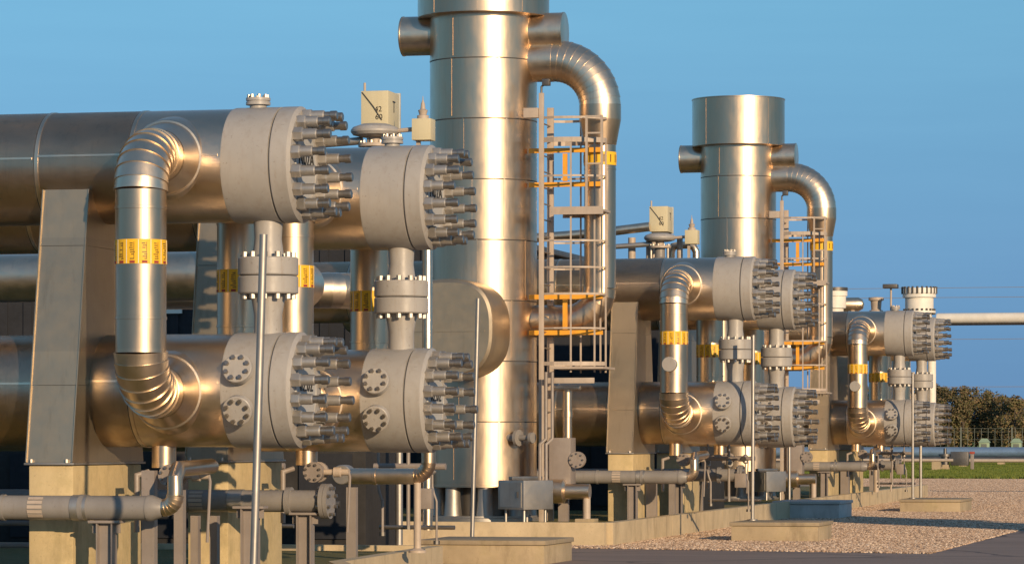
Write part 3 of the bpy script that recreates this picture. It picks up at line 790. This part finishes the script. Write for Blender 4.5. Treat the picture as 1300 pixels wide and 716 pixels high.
def cabinet(label, x, y):
    t = thing('steel_cabinet', label, 'cabinet', (x, y, .5), 'steel cabinets at the column feet')
    MB().box(x - .35, x + .35, y - .35, y + .35, .74, 1.26, .008, rz=R(-36)).build('housing', 'galv', t)
    rot = Matrix.Rotation(R(-36), 3, 'Z')
    def w(a, b, c): 
        q = rot @ Vector((a, b, 0)); return (x + q.x, y + q.y, c)
    mb = MB()
    for a, b in ((-.25, -.25), (.25, -.25), (.25, .25), (-.25, .25)): mb.cyl(w(a, b, .5), w(a, b, .745), .025, 8)
    mb.build('foot_frame', 'galv', t)
    mb = MB()
    def wq(a, b, c): return w(a, b, c)
    mb.bar(w(-.29, -.356, 1.0), w(.29, -.356, 1.0), .012, .44, up=(0, 0, 1)); mb.build('door_panel', 'galv', t)
    MB().bar(w(.2, -.37, .95), w(.2, -.37, 1.06), .02, .02).build('handle', 'dark_steel', t)
    MB().box(x - .05, x + .05, y - .36, y + .36, 1.262, 1.33, .01, rz=R(-36)).build('cable_gland', 'stud_dark', t)
    for q in (.05, .22): MB().tube([w(q, .3, 1.2), w(q, .3, 1.9), w(q + .05, .4, 2.0), w(q + .05, .4, 3.2)], .03, 8).build('conduit', 'post_grey', t)
    return t
cb = cabinet('square steel cabinet at the foot of the tall column', -14.28, 61.95)
c = copy_tree(cb, OFF2); c['label'] = 'square steel cabinet at the foot of the capped column'
c.location.x -= .15
for ch in list(c.children):
    if ch.name.startswith('conduit'): bpy.data.objects.remove(ch)

def vent_tee(label, x, y):
    t = thing('vent_pipe', label, 'pipe', (x, y, .5), 'tee topped vent pipes')
    MB().lathe((x, y, 0), (0, 0, 1), [(1.9, .085), (2.4, .085), (2.4, .10), (2.5, .10), (2.5, .085), (2.9, .085)], 20).build('pipe', 'steel_vert', t)
    MB().box(x - .30, x + .24, y - .09, y + .09, 2.885, 2.96, .02).build('cross_bar', 'steel', t)
    MB().box(x - .30, x + .10, y - .2, y + .25, .95, 2.02, .012).build('valve_casing', 'post_grey', t)
    mb = MB().lathe((x + .22, y - .1, 1.62), (0, -1, 0), [(-.1, .06), (.0, .06), (.0, .15), (.04, .15), (.04, .08), (.09, .08), (.09, .15), (.13, .15), (.13, 0)], 20)
    mb.bolts((x + .22, y - .1, 1.62), (0, -1, 0), .115, 8, .016, .13, .16, 1)
    mb.build('side_flange', ['post_grey', 'stud_dark'], t)
    MB().lathe((x - .62, y - .3, 1.05), (1, 0, 0), [(0, .1), (.02, .22), (.62, .22), (.66, .14), (1.1, .14)], 24).build('silencer', 'steel', t)
    MB().box(x - .16, x + .02, y - .06, y + .06, .5, .96).build('post', 'post_grey', t)
    MB().cyl((x + .42, y - .3, .55), (x + .42, y - .3, .95), .07, 14).build('leg', 'rail', t)
    MB().box(x + .24, x + .60, y - .48, y - .12, .49, .56, .01).build('foot', 'pit', t)
    return t
vt = vent_tee('bright tee topped vent pipe beside the caged ladder of the tall column', -13.74, 63.0)
c = copy_tree(vt, OFF2); c['label'] = 'bright tee topped vent pipe beside the capped column'

# ------------------------------------------------------------------ valve actuators rising behind the headers
def actuator(label, x, y, z):
    t = thing('valve_actuator', label, 'actuator', (x, y, .5), 'valve actuators above the headers')
    MB().lathe((x, y, z), (0, 0, 1), [(-.09, .0), (-.09, .22), (-.06, .34), (-.015, .375), (.015, .375), (.06, .34), (.11, .2), (.12, 0)], 40).build('diaphragm_casing', 'grey', t)
    mb = MB().lathe((x, y, 0), (0, 0, 1), [(z - .24, .26), (z - .19, .26), (z - .19, .1), (z - .08, .1)], 28).bolts((x, y, z - .2), (0, 0, 1), .22, 10, .025, .01, .05, 1)
    mb.build('mounting_flange', ['rail', 'stud_dark'], t)
    MB().lathe((x, y, 0), (0, 0, 1), [(.5, .3), (.54, .3), (.55, .14), (5.4, .14), (5.5, .2), (z - .5, .2), (z - .45, .12), (z - .24, .12)], 24).build('column', 'pipe_grey', t)
    mb = MB()
    for q in (-.2, .2): mb.cyl((x + q, y - .05, z - .75), (x + q, y - .05, z - .235), .035, 10)
    mb.build('yoke_frame', 'stud_dark', t)
    MB().tube([(x - 1.2, y, z - .2), (x - .5, y, z - .16), (x - .2, y, z - .14)], .06, 12).build('inlet_tube', 'galv', t)
    MB().box(x + .62, x + .92, y - .15, y + .15, z - .16, z + .17, .012).build('positioner', 'beige', t)
    MB().tube([(x + .36, y, z), (x + .64, y, z + .02)], .035, 8).build('signal_tube', 'rail', t)
    MB().lathe((x + .76, y, z + .165), (0, 0, 1), [(0, .09), (.06, .09), (.07, .055), (.14, .075), (.16, .04), (.24, .03), (.30, .008), (.36, .004)], 14).build('pressure_relief', 'rail', t)
    MB().box(x + .66, x + .72, y - .03, y + .03, z - .75, z - .165).build('bracket_leg', 'rail', t)
    return t
a1 = actuator('round grey valve actuator with beige block above the near unit', -14.5, 52.6, 6.72)
c = copy_tree(a1, (-1.12, 29.2, .0)); c['label'] = 'round grey valve actuator with beige block above the middle unit'
def control_box(label, x, y, z):
    t = thing('control_box', label, 'box', (x, y, z), 'beige control boxes')
    MB().box(x - .22, x + .22, y - .35, y + .30, z, z + .60, .012).build('housing', 'beige', t)
    MB().box(x - .235, x + .235, y + .304, y + .36, z - .02, z + .62, .008).build('back_plate', 'bluegrey', t)
    mb = text_mb('42', .12, lambda u, v, w: (x + .06 + u, y - .352 - w, z + .31 + v))
    text_mb('60', .12, lambda u, v, w: (x + .07 + u, y - .352 - w, z + .19 + v)).build('lettering', 'black', t)
    text_mb('T', .26, lambda u, v, w: (x + .222 + w, y - .02 + u, z + .36 + v)).build('lettering', 'black', t)
    mb.build('lettering', 'black', t)
    MB().tube([(x - .2, y - .36, z + .58), (x - .02, y - .365, z + .36), (x + .12, y - .36, z + .14)], .008, 6).build('cable', 'slot', t)
    MB().tube([(x - .2, y + .1, .5), (x - .2, y + .1, z + .02)], .05, 10).build('post', 'rail', t)
    MB().tube([(x - .2, y - .2, z + .56), (x - .2, y - .2, z + .74)], .02, 8).build('stub_mast', 'rail', t)
    return t
k1 = control_box('beige control box marked with two numbers above the near unit', -14.66, 53.5, 6.80)
c = copy_tree(k1, (-1.10, 29.2, .1)); c['label'] = 'beige control box on a thin post above the middle unit'
def hoop_pipe(label, x, y, z):
    t = MB().tube([(x - .3, y, .5), (x - .3, y, z - .15), (x - .25, y, z - .03), (x - .12, y, z), (x + .1, y, z), (x + .24, y, z - .04), (x + .3, y, z - .16), (x + .3, y, .5)], .085, 14)
    o = t.build('hoop_pipe', 'steel', at=(x, y, .5)); return tag(o, label, 'pipe', 'hooped pipes behind the headers')
h1 = hoop_pipe('pale hooped pipe between the actuator and the tall column', -14.98, 56.5, 6.38)
c = copy_tree(h1, (-.2, 26.0, .2)); c['label'] = 'pale hooped pipe between the actuator and the capped column'
o = MB().tube([(-19.5, 82, 6.72), (-17.2, 82, 6.86), (-15.9, 82, 7.0)], .11, 14).build('sloping_pipe', 'steel', at=(-17, 82, 6.7)); tag(o, 'thin sloping pipe reaching the middle actuator from behind the gooseneck', 'pipe')
for x, s in ((-16.35, .09), (-15.95, .06), (-15.2, .07)):
    o = MB().cyl((x, 82.1, .5), (x, 82.1, 6.75), s, 12).build('support_post', 'rail', at=(x, 82.1, .5)); tag(o, 'thin upright pipe %s the middle actuator' % {-16.35: 'with pale paint just before', -15.95: 'close under', -15.2: 'dark and slim past'}[x], 'post', 'upright pipes under the actuator')

# ------------------------------------------------------------------ extra pipework seen through the gaps
def simple_pipe(name, label, pts, r, m='steel', seg=32, gored=False, cat='pipe', group=None):
    p0 = pts[0]; o = MB().tube(pts, r, seg, gored=gored, lip=.008 if gored else 0).build(name, m, at=p0)
    return tag(o, label, cat, group)
simple_pipe('insulated_pipe', 'copper toned insulated pipe behind the big saddle', [(-22, 46, 4.2), (-18.2, 46, 4.2)] + arc((-15.0, 46.4, 4.2), (0, -1, 0), (1, 0, 0), .4, 0, PI / 2, 5) + [(-14.6, 49, 4.2)], .33, gored=True)
simple_pipe('insulated_pipe', 'blue reflecting pipe seen between the big riser and shaded saddle', [(-17, 50, 4.17), (-15.0, 50, 4.17)] + arc((-14.75, 50.5, 4.17), (0, -1, 0), (1, 0, 0), .5, 0, PI / 2, 6) + [(-14.25, 53, 4.17)], .26, gored=True)
simple_pipe('thin_riser', 'thin white pipe showing beside the big banded riser', [(-13.75, 44, .45), (-13.75, 44, 5.6)], .065, 'white', 16)
simple_pipe('thin_riser', 'thin bright pipe between the second row joint and tall column', [(-13.42, 50, .45), (-13.42, 50, 5.2)], .055, 'galv', 16)
t = thing('insulated_drain', 'short insulated pipe with rounded end before the column foot', 'pipe', (-12.1, 45, .5))
MB().lathe((-12.72, 45, 1.50), (1, 0, 0), [(-.02, .0), (-.02, .08), (.0, .105), (.3, .105), (.3, .115), (.34, .115), (.34, .105), (.86, .105)], 28).build('run', 'steel', t)
MB().tube(arc((-11.86, 45, 1.68), (0, 0, -1), (1, 0, 0), .18, 0, PI / 2, 6) + [Vector((-11.68, 45, 2.3))], .095, 24, gored=True, lip=.005).build('elbow', 'steel_vert', t)
MB().lathe((-11.83, 45, 0), (0, 0, 1), [(.5, .12), (.53, .12), (.56, .05), (1.42, .05)], 12).build('leg', 'rail', t)
mb = MB().lathe((-12.85, 45.1, 1.52), (0, -1, 0), [(-.1, .13), (.15, .13), (.16, .12), (.16, 0)], 24); mb.build('end_housing', 'galv', t)

man = base['man']
for i, (x, y, lab) in enumerate(((-12.25, 46.2, 'small dark manifold under the insulated drain'), (-14.6, 46.5, 'small manifold in the shade beyond the big plinth')
                                 )):
    c = copy_tree(man, (x - (X1 - .55), y - (Y1 + 1.5), 0)); c['label'] = lab

def drop(o):
    for ch in list(o.children): drop(ch)
    bpy.data.objects.remove(o)
drop(man)

# rail fence in the shade at the left
def railing(label, x0, x1, y, z0=.45):
    t = thing('low_railing', label, 'railing', ((x0 + x1) / 2, y, z0))
    for z in (z0 + .25, z0 + .52, z0 + .8): MB().cyl((x0, y, z), (x1, y, z), .035, 10).build('rail', 'post_grey', t)
    n = int((x1 - x0) / .9) + 1
    for i in range(n):
        x = x0 + (x1 - x0) * i / (n - 1); MB().cyl((x, y - .04, z0 - .1), (x, y - .04, z0 + .9), .04, 10).build('post', 'post_grey', t)
    return t
railing('brown pipe railing in the shade at the picture edge', -18.6, -14.35, 40.5)

# made-up near-black hall standing in for shaded plant behind the near unit
t = thing('shade_backdrop_hall', 'made-up near-black hall standing in for shade behind the near unit', 'building', (-35, 80, GZ))
mb = MB().box(-62, -20.4, 78, 96, 0, 6.85)
for i in range(70): mb.box(-61.8 + .6 * i, -61.6 + .6 * i, 77.95, 77.998, .3, 6.7)
mb.build('wall', 'building', t)
MB().box(-62.2, -20.2, 77.8, 96.2, 6.853, 7.0, .02).build('roof', 'dark_steel', t)
for i in range(3): MB().box(-27.5 + 2.6 * i, -26.1 + 2.6 * i, 77.9, 77.948, 4.9, 5.9).build('window', 'white', t)

def shade_enclosure(label, x0, x1, y0, y1, z1):  # added dark boxes that stand in for shade behind the headers
    t = thing('shade_box', label, 'equipment', ((x0 + x1) / 2, y0, .42), 'dark boxes standing in for shade')
    MB().box(x0, x1, y0, y1, .3, z1, .03).build('housing', 'shade_dark', t)
    n = int((x1 - x0) / 1.1)
    for i in range(n):
        xa = x0 + (x1 - x0) * (i + .1) / n
        MB().box(xa, xa + .8, y0 - .04, y0 - .003, .55, z1 - .15, .01).build('door_panel', 'building', t)
    MB().tube([(x0 + .3, y0 - .3, z1 * .55), (x1 - .3, y0 - .3, z1 * .55)], .05, 10).build('service_tube', 'dark_steel', t)
    return t
shade_enclosure('long low dark box added as shade behind the near unit', -27, -13.7, 49.2, 51, 1.93)
shade_enclosure('dark panelled box added as shade behind the headers of the middle unit', -20, -13.6, 76, 79, 4.75)
c = copy_tree(tw, (10.5 - TX, 54.0 - TY, -.4)); c.scale = (1.7, 1.7, 1)  # unseen column copy, added and widened to cast the shadow band on the gravel
c['label'] = 'x'; c['label'] = 'unseen widened column added to cast the gravel shadow band'

# ------------------------------------------------------------------ far unit extras
t = thing('relief_stack', 'short white flanged stack on top of the far unit', 'stack', (-11.65, 100, 5.2))
mb = MB().lathe((-11.65, 100, 0), (0, 0, 1), [(5.2, .36), (5.56, .36), (5.56, .46), (5.62, .46), (5.62, .40), (5.98, .40), (6.0, .47), (6.1, .47), (6.11, .49), (6.26, .49), (6.26, 0)], 40)
mb.build('body', 'white', t)
MB().bolts((-11.65, 100, 0), (0, 0, 1), .475, 22, .035, 6.10, 6.30).build('bolt', 'slot', t)
MB().bolts((-11.65, 100, 0), (0, 0, 1), .43, 20, .03, 5.52, 5.68).build('bolt', 'slot', t)
t = thing('relief_stack', 'white drum topped stack partly hidden behind the capped column gooseneck', 'stack', (-14.05, 100, 5.2))
MB().lathe((-14.05, 100, 0), (0, 0, 1), [(4.6, .25), (5.7, .25), (5.72, .32), (6.05, .32), (6.06, .36), (6.2, .36), (6.2, 0)], 32).build('body', 'white', t)
MB().lathe((-14.05, 100, 6.204), (0, 0, 1), [(0, .37), (.1, .37), (.1, 0)], 32).build('lid', 'dark_steel', t)
t = thing('small_vessel', 'small horizontal steel vessel on top of the far unit', 'vessel', (-13.6, 101, 5.5))
MB().lathe((-14.6, 101, 5.86), (1, 0, 0), [(0, 0), (.03, .13), (.1, .2), (1.1, .2), (1.22, .13), (1.26, 0)], 28).build('shell', 'steel', t)
MB().box(-14.2, -14.1, 100.9, 101.1, .5, 5.7).build('leg', 'rail', t); MB().box(-13.7, -13.6, 100.9, 101.1, .5, 5.7).build('leg', 'rail', t)
t = thing('small_valve', 'small pale valve head on top of the far unit', 'valve', (-13.0, 101, 5.5))
MB().lathe((-13.0, 101, 0), (0, 0, 1), [(.5, .08), (5.6, .08), (5.62, .2), (5.68, .2), (5.7, .14), (5.95, .16), (5.97, .22), (6.05, .22), (6.07, 0)], 20).build('body', 'rail', t)
t = thing('area_lamp', 'small dark lamp on a thin pole above the far unit', 'lamp', (-12.7, 102, .5))
MB().cyl((-12.7, 102, .5), (-12.7, 102, 6.35), .03, 10).build('pole', 'rail', t)
MB().box(-12.92, -12.5, 101.8, 102.2, 6.35, 6.47, .02).build('lamp_head', 'dark_steel', t)
t = thing('overhead_pipe', 'pale overhead pipe leaving the far unit into open sky', 'pipe', (-12.4, 112, .1))
MB().lathe((-12.5, 112, 5.82), (1, 0, 0), [(0, .15), (.05, .165), (40, .165)], 24).build('run', 'white', t)
MB().lathe((-12.5, 112.3, 5.66), (1, 0, 0), [(0, .06), (40, .06)], 16).build('lower_run', 'post_grey', t)
for x in (3, 16): MB().box(x - .1, x + .1, 112.0, 112.2, .1, 5.5).build('leg', 'post_grey', t); MB().box(x - .15, x + .15, 111.7, 112.5, 5.5, 5.595).build('cross_beam', 'post_grey', t)
o = MB().box(-12.1, -11.75, 101.2, 101.5, 2.9, 3.3, .02).box(-11.62, -11.5, 101.3, 101.4, 2.9, 3.5).box(-12.15, -11.45, 101.15, 101.55, 2.8, 2.897).build('terminal_box', 'galv', at=(-11.8, 101.3, 2.8)); tag(o, 'small terminal box on the far second row lower header end', 'box')
for i, (x, y, r) in enumerate(((-11.75, 101.6, .11), (-11.5, 101.8, .12), (-12.2, 101.4, .1))):
    o = MB().cyl((x, y, 2.3), (x, y, 4.6), r, 20).build('upright_pipe', 'white', at=(x, y, 2.3)); tag(o, ['pale upright pipe between the far flange joints', 'outermost pale upright pipe of the far unit', 'innermost pale upright pipe of the far unit'][i], 'pipe', 'pale upright pipes of the far unit')

# ------------------------------------------------------------------ kerbed beds, pits, poles
def wall_run(name, label, pts, z0, z1, w, m='kerb', cap=True):
    mb = MB()
    for (a, b) in zip(pts, pts[1:]):
        n = max(1, int((Vector(b) - Vector(a)).length / 6))
        for i in range(n):
            p = Vector(a).lerp(Vector(b), i / n); q = Vector(a).lerp(Vector(b), (i + 1) / n)
            d = (q - p).normalized() * .012
            mb.bar((p.x + d.x, p.y + d.y, (z0 + z1) / 2), (q.x - d.x, q.y - d.y, (z0 + z1) / 2), w, z1 - z0)
    o = mb.build(name, m, at=(pts[0][0], pts[0][1], z0)); return tag(o, label, 'kerb wall', 'concrete kerb walls')
sheet('mossy_bed', [(-60, 28), (-10.97, 28), (-10.97, 38.8), (-12.0, 41.6), (-12.42, 48.1), (-60, 48.6)], .42, 'bed')
sheet('column_bed', [(-60, 61.6), (-12.82, 61.6), (-13.55, 118), (-60, 118)], .44, 'bed')
wall_run('kerb_wall', 'concrete kerb along the side of the near bed running to the concrete box', [(-10.9, 28), (-10.9, 38.8), (-11.95, 41.6), (-12.35, 48.0)], 0, .50, .2)
wall_run('kerb_wall', 'thin dark kerb edge at the back of the near bed', [(-12.46, 48.1), (-45, 48.6)], 0, .50, .18)
wall_run('kerb_wall', 'long pale kerb wall in front of the tall column', [(-12.71, 61.5), (-45, 61.9)], 0, .52, .2)
wall_run('kerb_wall', 'receding pale kerb wall beside the middle and far units', [(-12.71, 61.62), (-13.45, 117)], 0, .515, .2)

def pit(label, x0, x1, y0, y1, h, m1='pit', m2='pitlid'):
    t = thing('concrete_pit', label, 'concrete box', ((x0 + x1) / 2, (y0 + y1) / 2, GZ), 'lidded concrete boxes')
    MB().box(x0, x1, y0, y1, GZ - .3, GZ + h - .074, .012).build('wall', m1, t)
    xm = (x0 + x1) / 2
    MB().box(x0 - .03, x1 + .03, y0 - .03, y1 + .03, GZ + h - .07, GZ + h, .012).build('lid', m2, t)
    return t
pit('concrete box with worn slab lid near the tall leaning pole foot', -13.72, -11.75, 52.2, 54.2, .36)
pit('sandy concrete box with thin lid on gravel before the middle unit', -11.05, -9.43, 64.9, 66.7, .36)
pit('lidded box with blue grey shade painted in, on gravel behind the sandy box', -13.3, -11.72, 84.2, 86.4, .42, 'bluegrey', 'bluegrey')  # the shade on this box is put into its blue-grey colour
pit('low wide sandy concrete box at the far end of the kerb', -11.26, -9.69, 92.3, 95.2, .34)

def pole(label, x, y, z1, lean, r=.038, arm=0, zb=None):
    zb = GZ - .2 if zb is None else zb
    t = MB().tube([(x, y, zb), (x + lean * (z1 - GZ), y, z1)], r, 14)
    t.lathe((x, y, max(zb, GZ - .02)), (0, 0, 1), [(0, .1), (.02, .1), (.03, r + .01)], 12)
    if arm: t.tube([(x + lean * (z1 - GZ), y, z1 - .03), (x + lean * (z1 - GZ) - arm, y, z1 - .03)], r * .8, 10)
    o = t.build('steel_pole', 'galv', at=(x, y, zb)); return tag(o, label, 'pole', 'slim galvanised poles')
pole('slim leaning galvanised pole in front of the big headers', -9.725, 31.0, 3.85, .033, .036)
pole('slim pole rising behind the box with worn slab lid', -13.47, 54.6, 4.22, .027, .034)
pole('slim pole on the sandy box before the middle headers', -10.88, 66.3, 3.96, .004, .036, 0, .462)
pole('short pole with bent arm behind the shade tinted box', -13.6, 88.6, 1.85, 0, .04, .45)
pole('tall slim pole at the low wide box before the far headers', -11.09, 93.7, 3.74, 0, .036, 0, .442)
pole('short slim pole close to the low wide box', -11.1, 95.6, 1.83, 0, .04)

# ------------------------------------------------------------------ the far field
t = thing('mesh_fence', 'tall grey green mesh fence across the field', 'fence', (-40, 420, GZ))
mb = MB()
for i in range(240): mb.bar((-140 + .8 * i, 420, .1), (-140 + .8 * i, 420, 3.4), .05, .05)
for z in (.3, 1.2, 2.1, 3.0, 3.4): mb.bar((-140, 420.05, z), (52, 420.05, z), .03, .03)
mb.build('wire_mesh', 'green_mesh', t)
for i in range(33): MB().bar((-140 + 6 * i, 419.9, 0), (-140 + 6 * i, 419.9, 3.55), .16, .16).build('post', 'green_mesh', t)
def pipeline(label, y, z, r, m, x0, x1, step):
    t = thing('field_pipeline', label, 'pipeline', (x0, y, GZ), 'pipelines across the field')
    MB().lathe((x0, y, z), (1, 0, 0), [(0, r), (x1 - x0, r)], 20).build('run', m, t)
    x = x0 + step / 2
    while x < x1:
        MB().box(x - .25, x + .25, y - .4, y + .4, 0, z - r - .003).build('trestle', 'pit', t); x += step
    return t
pipeline('wide blue pipeline across the field', 262, 1.12, .36, 'bluepipe', -110, 40, 9)
pipeline('dark pipeline under the blue one', 258, .62, .20, 'dark_steel', -110, 40, 11)
pipeline('pale thin pipeline before the dark one', 240, .62, .12, 'rail', -110, 40, 10)
pipeline('second pale thin pipeline over the dark lane', 215, .78, .09, 'rail', -60, -23, 8)
for i, (x, y, lab) in enumerate(((-38.3, 390, 'pale green kiosk before the mesh fence'), (-34.8, 390, 'second pale green kiosk at the picture edge'))):
    t = thing('field_kiosk', lab, 'kiosk', (x, y, GZ), 'kiosks in the field')
    MB().box(x - .55, x + .55, y - .5, y + .5, .1, 1.75, .05).build('body', 'palegreen', t)
    MB().add([(x - .65, y - .6, 1.755), (x + .65, y - .6, 1.755), (x + .65, y + .6, 1.755), (x - .65, y + .6, 1.755), (x - .3, y, 2.2), (x + .3, y, 2.2)], [(0, 1, 5, 4), (1, 2, 5), (2, 3, 4, 5), (3, 0, 4), (3, 2, 1, 0)]).build('roof', 'palegreen', t)
    MB().box(x - .3, x + .3, y - .53, y - .502, .15, 1.6).build('door', 'green_mesh', t)
t = thing('valve_stand', 'small dark valve stand on the grass before the pipelines', 'valve', (-22.8, 216.5, GZ))
MB().box(-23.9, -23.4, 216.1, 216.9, .1, .5, .02).build('foot', 'pit', t)
MB().lathe((-23.65, 216.5, 0), (0, 0, 1), [(.5, .25), (1.0, .25), (1.0, .4), (1.15, .4), (1.15, .1), (1.5, .1)], 16).build('body', 'dark_steel', t)
MB().box(-23.3, -22.2, 216.2, 216.8, .45, 1.3, .05).build('motor', 'dark_steel', t)
t = thing('marker_post', 'thin brown marker post on the grass', 'post', (-22.0, 216.5, GZ))
MB().box(-22.1, -21.9, 216.4, 216.6, .1, 1.15, .02).build('post', 'post_grey', t); MB().box(-22.15, -21.85, 216.38, 216.62, 1.153, 1.3, .02).build('cap', 'red', t)

# far wood: trunks, limbs and many leaf clumps
def wood():
    rnd = random.Random(11); lv = MB(); V = []; F = []; MI = []
    def prof(x): return max(6.5, 11.9 + .5 * math.sin(x * .9) - max(0, x + 66) * .22 - max(0, -68 - x) * .03)
    x = -112
    while x < -8:
        y = 600 + rnd.uniform(-6, 26); h = prof(x) * rnd.uniform(.92, 1.02); cr = rnd.uniform(2.2, 3.6)
        V0 = len(V)
        tr = MB().lathe((x, y, 0), (0, 0, 1), [(0, .28), (h * .45, .18), (h * .8, .05)], 7)
        for q in range(4):
            w = rnd.uniform(0, 6.28); tr.cyl((x, y, h * (.3 + .1 * q)), (x + cr * .6 * math.cos(w), y + cr * .6 * math.sin(w), h * (.5 + .1 * q)), .08, 5)
        V += tr.v; F += [tuple(i + V0 for i in f) for f in tr.f]; MI += [1] * len(tr.f)
        blobs = [(x + rnd.uniform(-.7, .7) * cr, y + rnd.uniform(-.7, .7) * cr, h * rnd.uniform(.10, .88), rnd.uniform(.9, 1.6)) for _ in range(15)] + [(x, y, h - .9, .9)]
        for bx, by, bz, br in blobs:
            for j in range(170):
                p = Vector((rnd.gauss(0, 1), rnd.gauss(0, 1), rnd.gauss(0, 1))).normalized() * (rnd.random() ** .4) * br
                c = Vector((bx, by, bz)) + p
                if c.z > h + .2: continue
                s = rnd.uniform(.10, .24); d, a, b = frame((p.normalized() + Vector((rnd.uniform(-.8, .8), rnd.uniform(-.8, .8), rnd.uniform(-.3, .9)))))
                k = len(V); V += [c + a * s, c + b * s * .7, c - a * s, c - b * s * .8]; F.append((k, k + 1, k + 2, k + 3)); MI.append(0)
        x += rnd.uniform(.6, 1.0)
    lv.v = V; lv.f = F; lv.m = MI
    o = lv.build('far_wood', ['leaf', 'bark'], at=(-60, 600, 0)); o['kind'] = 'stuff'
    o['label'] = 'brown green wood on the horizon beyond the fence'; o['category'] = 'wood'
    return o
wood()
# overhead wires far behind
for i, (z0, z1, lab) in enumerate(((15.9, 15.6, 'uppermost faint power line above the wood'), (15.2, 14.7, 'second faint power line below the uppermost'), (11.5, 11.3, 'faint power line level with the overhead pipe'), (7.6, 7.2, 'lowest faint power line just above the treetops'))):
    pts = [(-170 + 24 * k, 300, z0 + (z1 - z0) * k / 10 - .9 * (1 - (k / 5 - 1) ** 2)) for k in range(11)]
    o = MB().tube(pts, .022, 6).build('power_line', 'cable', at=pts[0]); tag(o, lab, 'cable', 'power lines')

# ------------------------------------------------------------------ light, sky, camera
sun_d = Vector((.6045, -.797, math.tan(R(14)))).normalized()
L = bpy.data.lights.new('sun', 'SUN'); L.energy = 3.3; L.angle = R(.53); L.color = (1.0, .73, .45)
lo = bpy.data.objects.new('sun', L); COL.objects.link(lo); lo.rotation_euler = sun_d.to_track_quat('Z', 'Y').to_euler(); lo.location = (30, -30, 30)
w = bpy.data.worlds.new('World'); S.world = w; w.use_nodes = True
N = w.node_tree.nodes; K = w.node_tree.links
sky = N.new('ShaderNodeTexSky'); sky.sky_type = 'NISHITA'; sky.sun_disc = False
sky.sun_elevation = R(14); sky.sun_rotation = math.atan2(sun_d.x, sun_d.y); sky.air_density = 1.0; sky.dust_density = .3; sky.ozone_density = 3.0
tc = N.new('ShaderNodeTexCoord'); mp = N.new('ShaderNodeMapping'); mp.vector_type = 'POINT'
mp.inputs['Location'].default_value = (0, 0, .42)
nm = N.new('ShaderNodeVectorMath'); nm.operation = 'NORMALIZE'
K.new(tc.outputs['Generated'], mp.inputs['Vector']); K.new(mp.outputs['Vector'], nm.inputs[0]); K.new(nm.outputs[0], sky.inputs['Vector'])
tint = N.new('ShaderNodeMix'); tint.data_type = 'RGBA'; tint.blend_type = 'MULTIPLY'; tint.inputs[0].default_value = 1
sp = N.new('ShaderNodeSeparateXYZ'); K.new(tc.outputs['Generated'], sp.inputs[0])
gr = ramp(N, K, sp.outputs['Z'], [(0.0, (.60, .63, .64)), (.05, (.82, .92, .85)), (.12, (1.05, 1.33, 1.09)), (.5, (1.05, 1.1, 1.0))])
nz = noise(N, K, mapping(N, K, tc.outputs['Generated'], (3, 3, 40)), 2.2, 5, .6)
skm = mix(N, K, 1.0, sky.outputs[0], ramp(N, K, nz, [(.3, (.965, .97, .975)), (.7, (1.03, 1.02, 1.01))]), 'MULTIPLY')
K.new(skm, tint.inputs[6]); K.new(gr, tint.inputs[7])
K.new(tint.outputs[2], N['Background'].inputs['Color']); N['Background'].inputs['Strength'].default_value = .135

cam = bpy.data.cameras.new('camera'); co = bpy.data.objects.new('camera', cam); COL.objects.link(co)
cam.sensor_width = 36; cam.lens = 36 * 4500 / 1300; cam.shift_y = (559 - 358) / 1300; cam.clip_start = .5; cam.clip_end = 8000
co.location = (0, 0, 1.97); co.rotation_euler = (PI / 2, 0, R(13.2)); S.camera = co
S.view_settings.view_transform = 'Standard'; S.view_settings.look = 'None'; S.view_settings.exposure = .5; S.view_settings.gamma = 1
S.render.engine = 'CYCLES'; S.cycles.use_denoising = True
for o in S.objects:
    if '_o' in o: del o['_o']
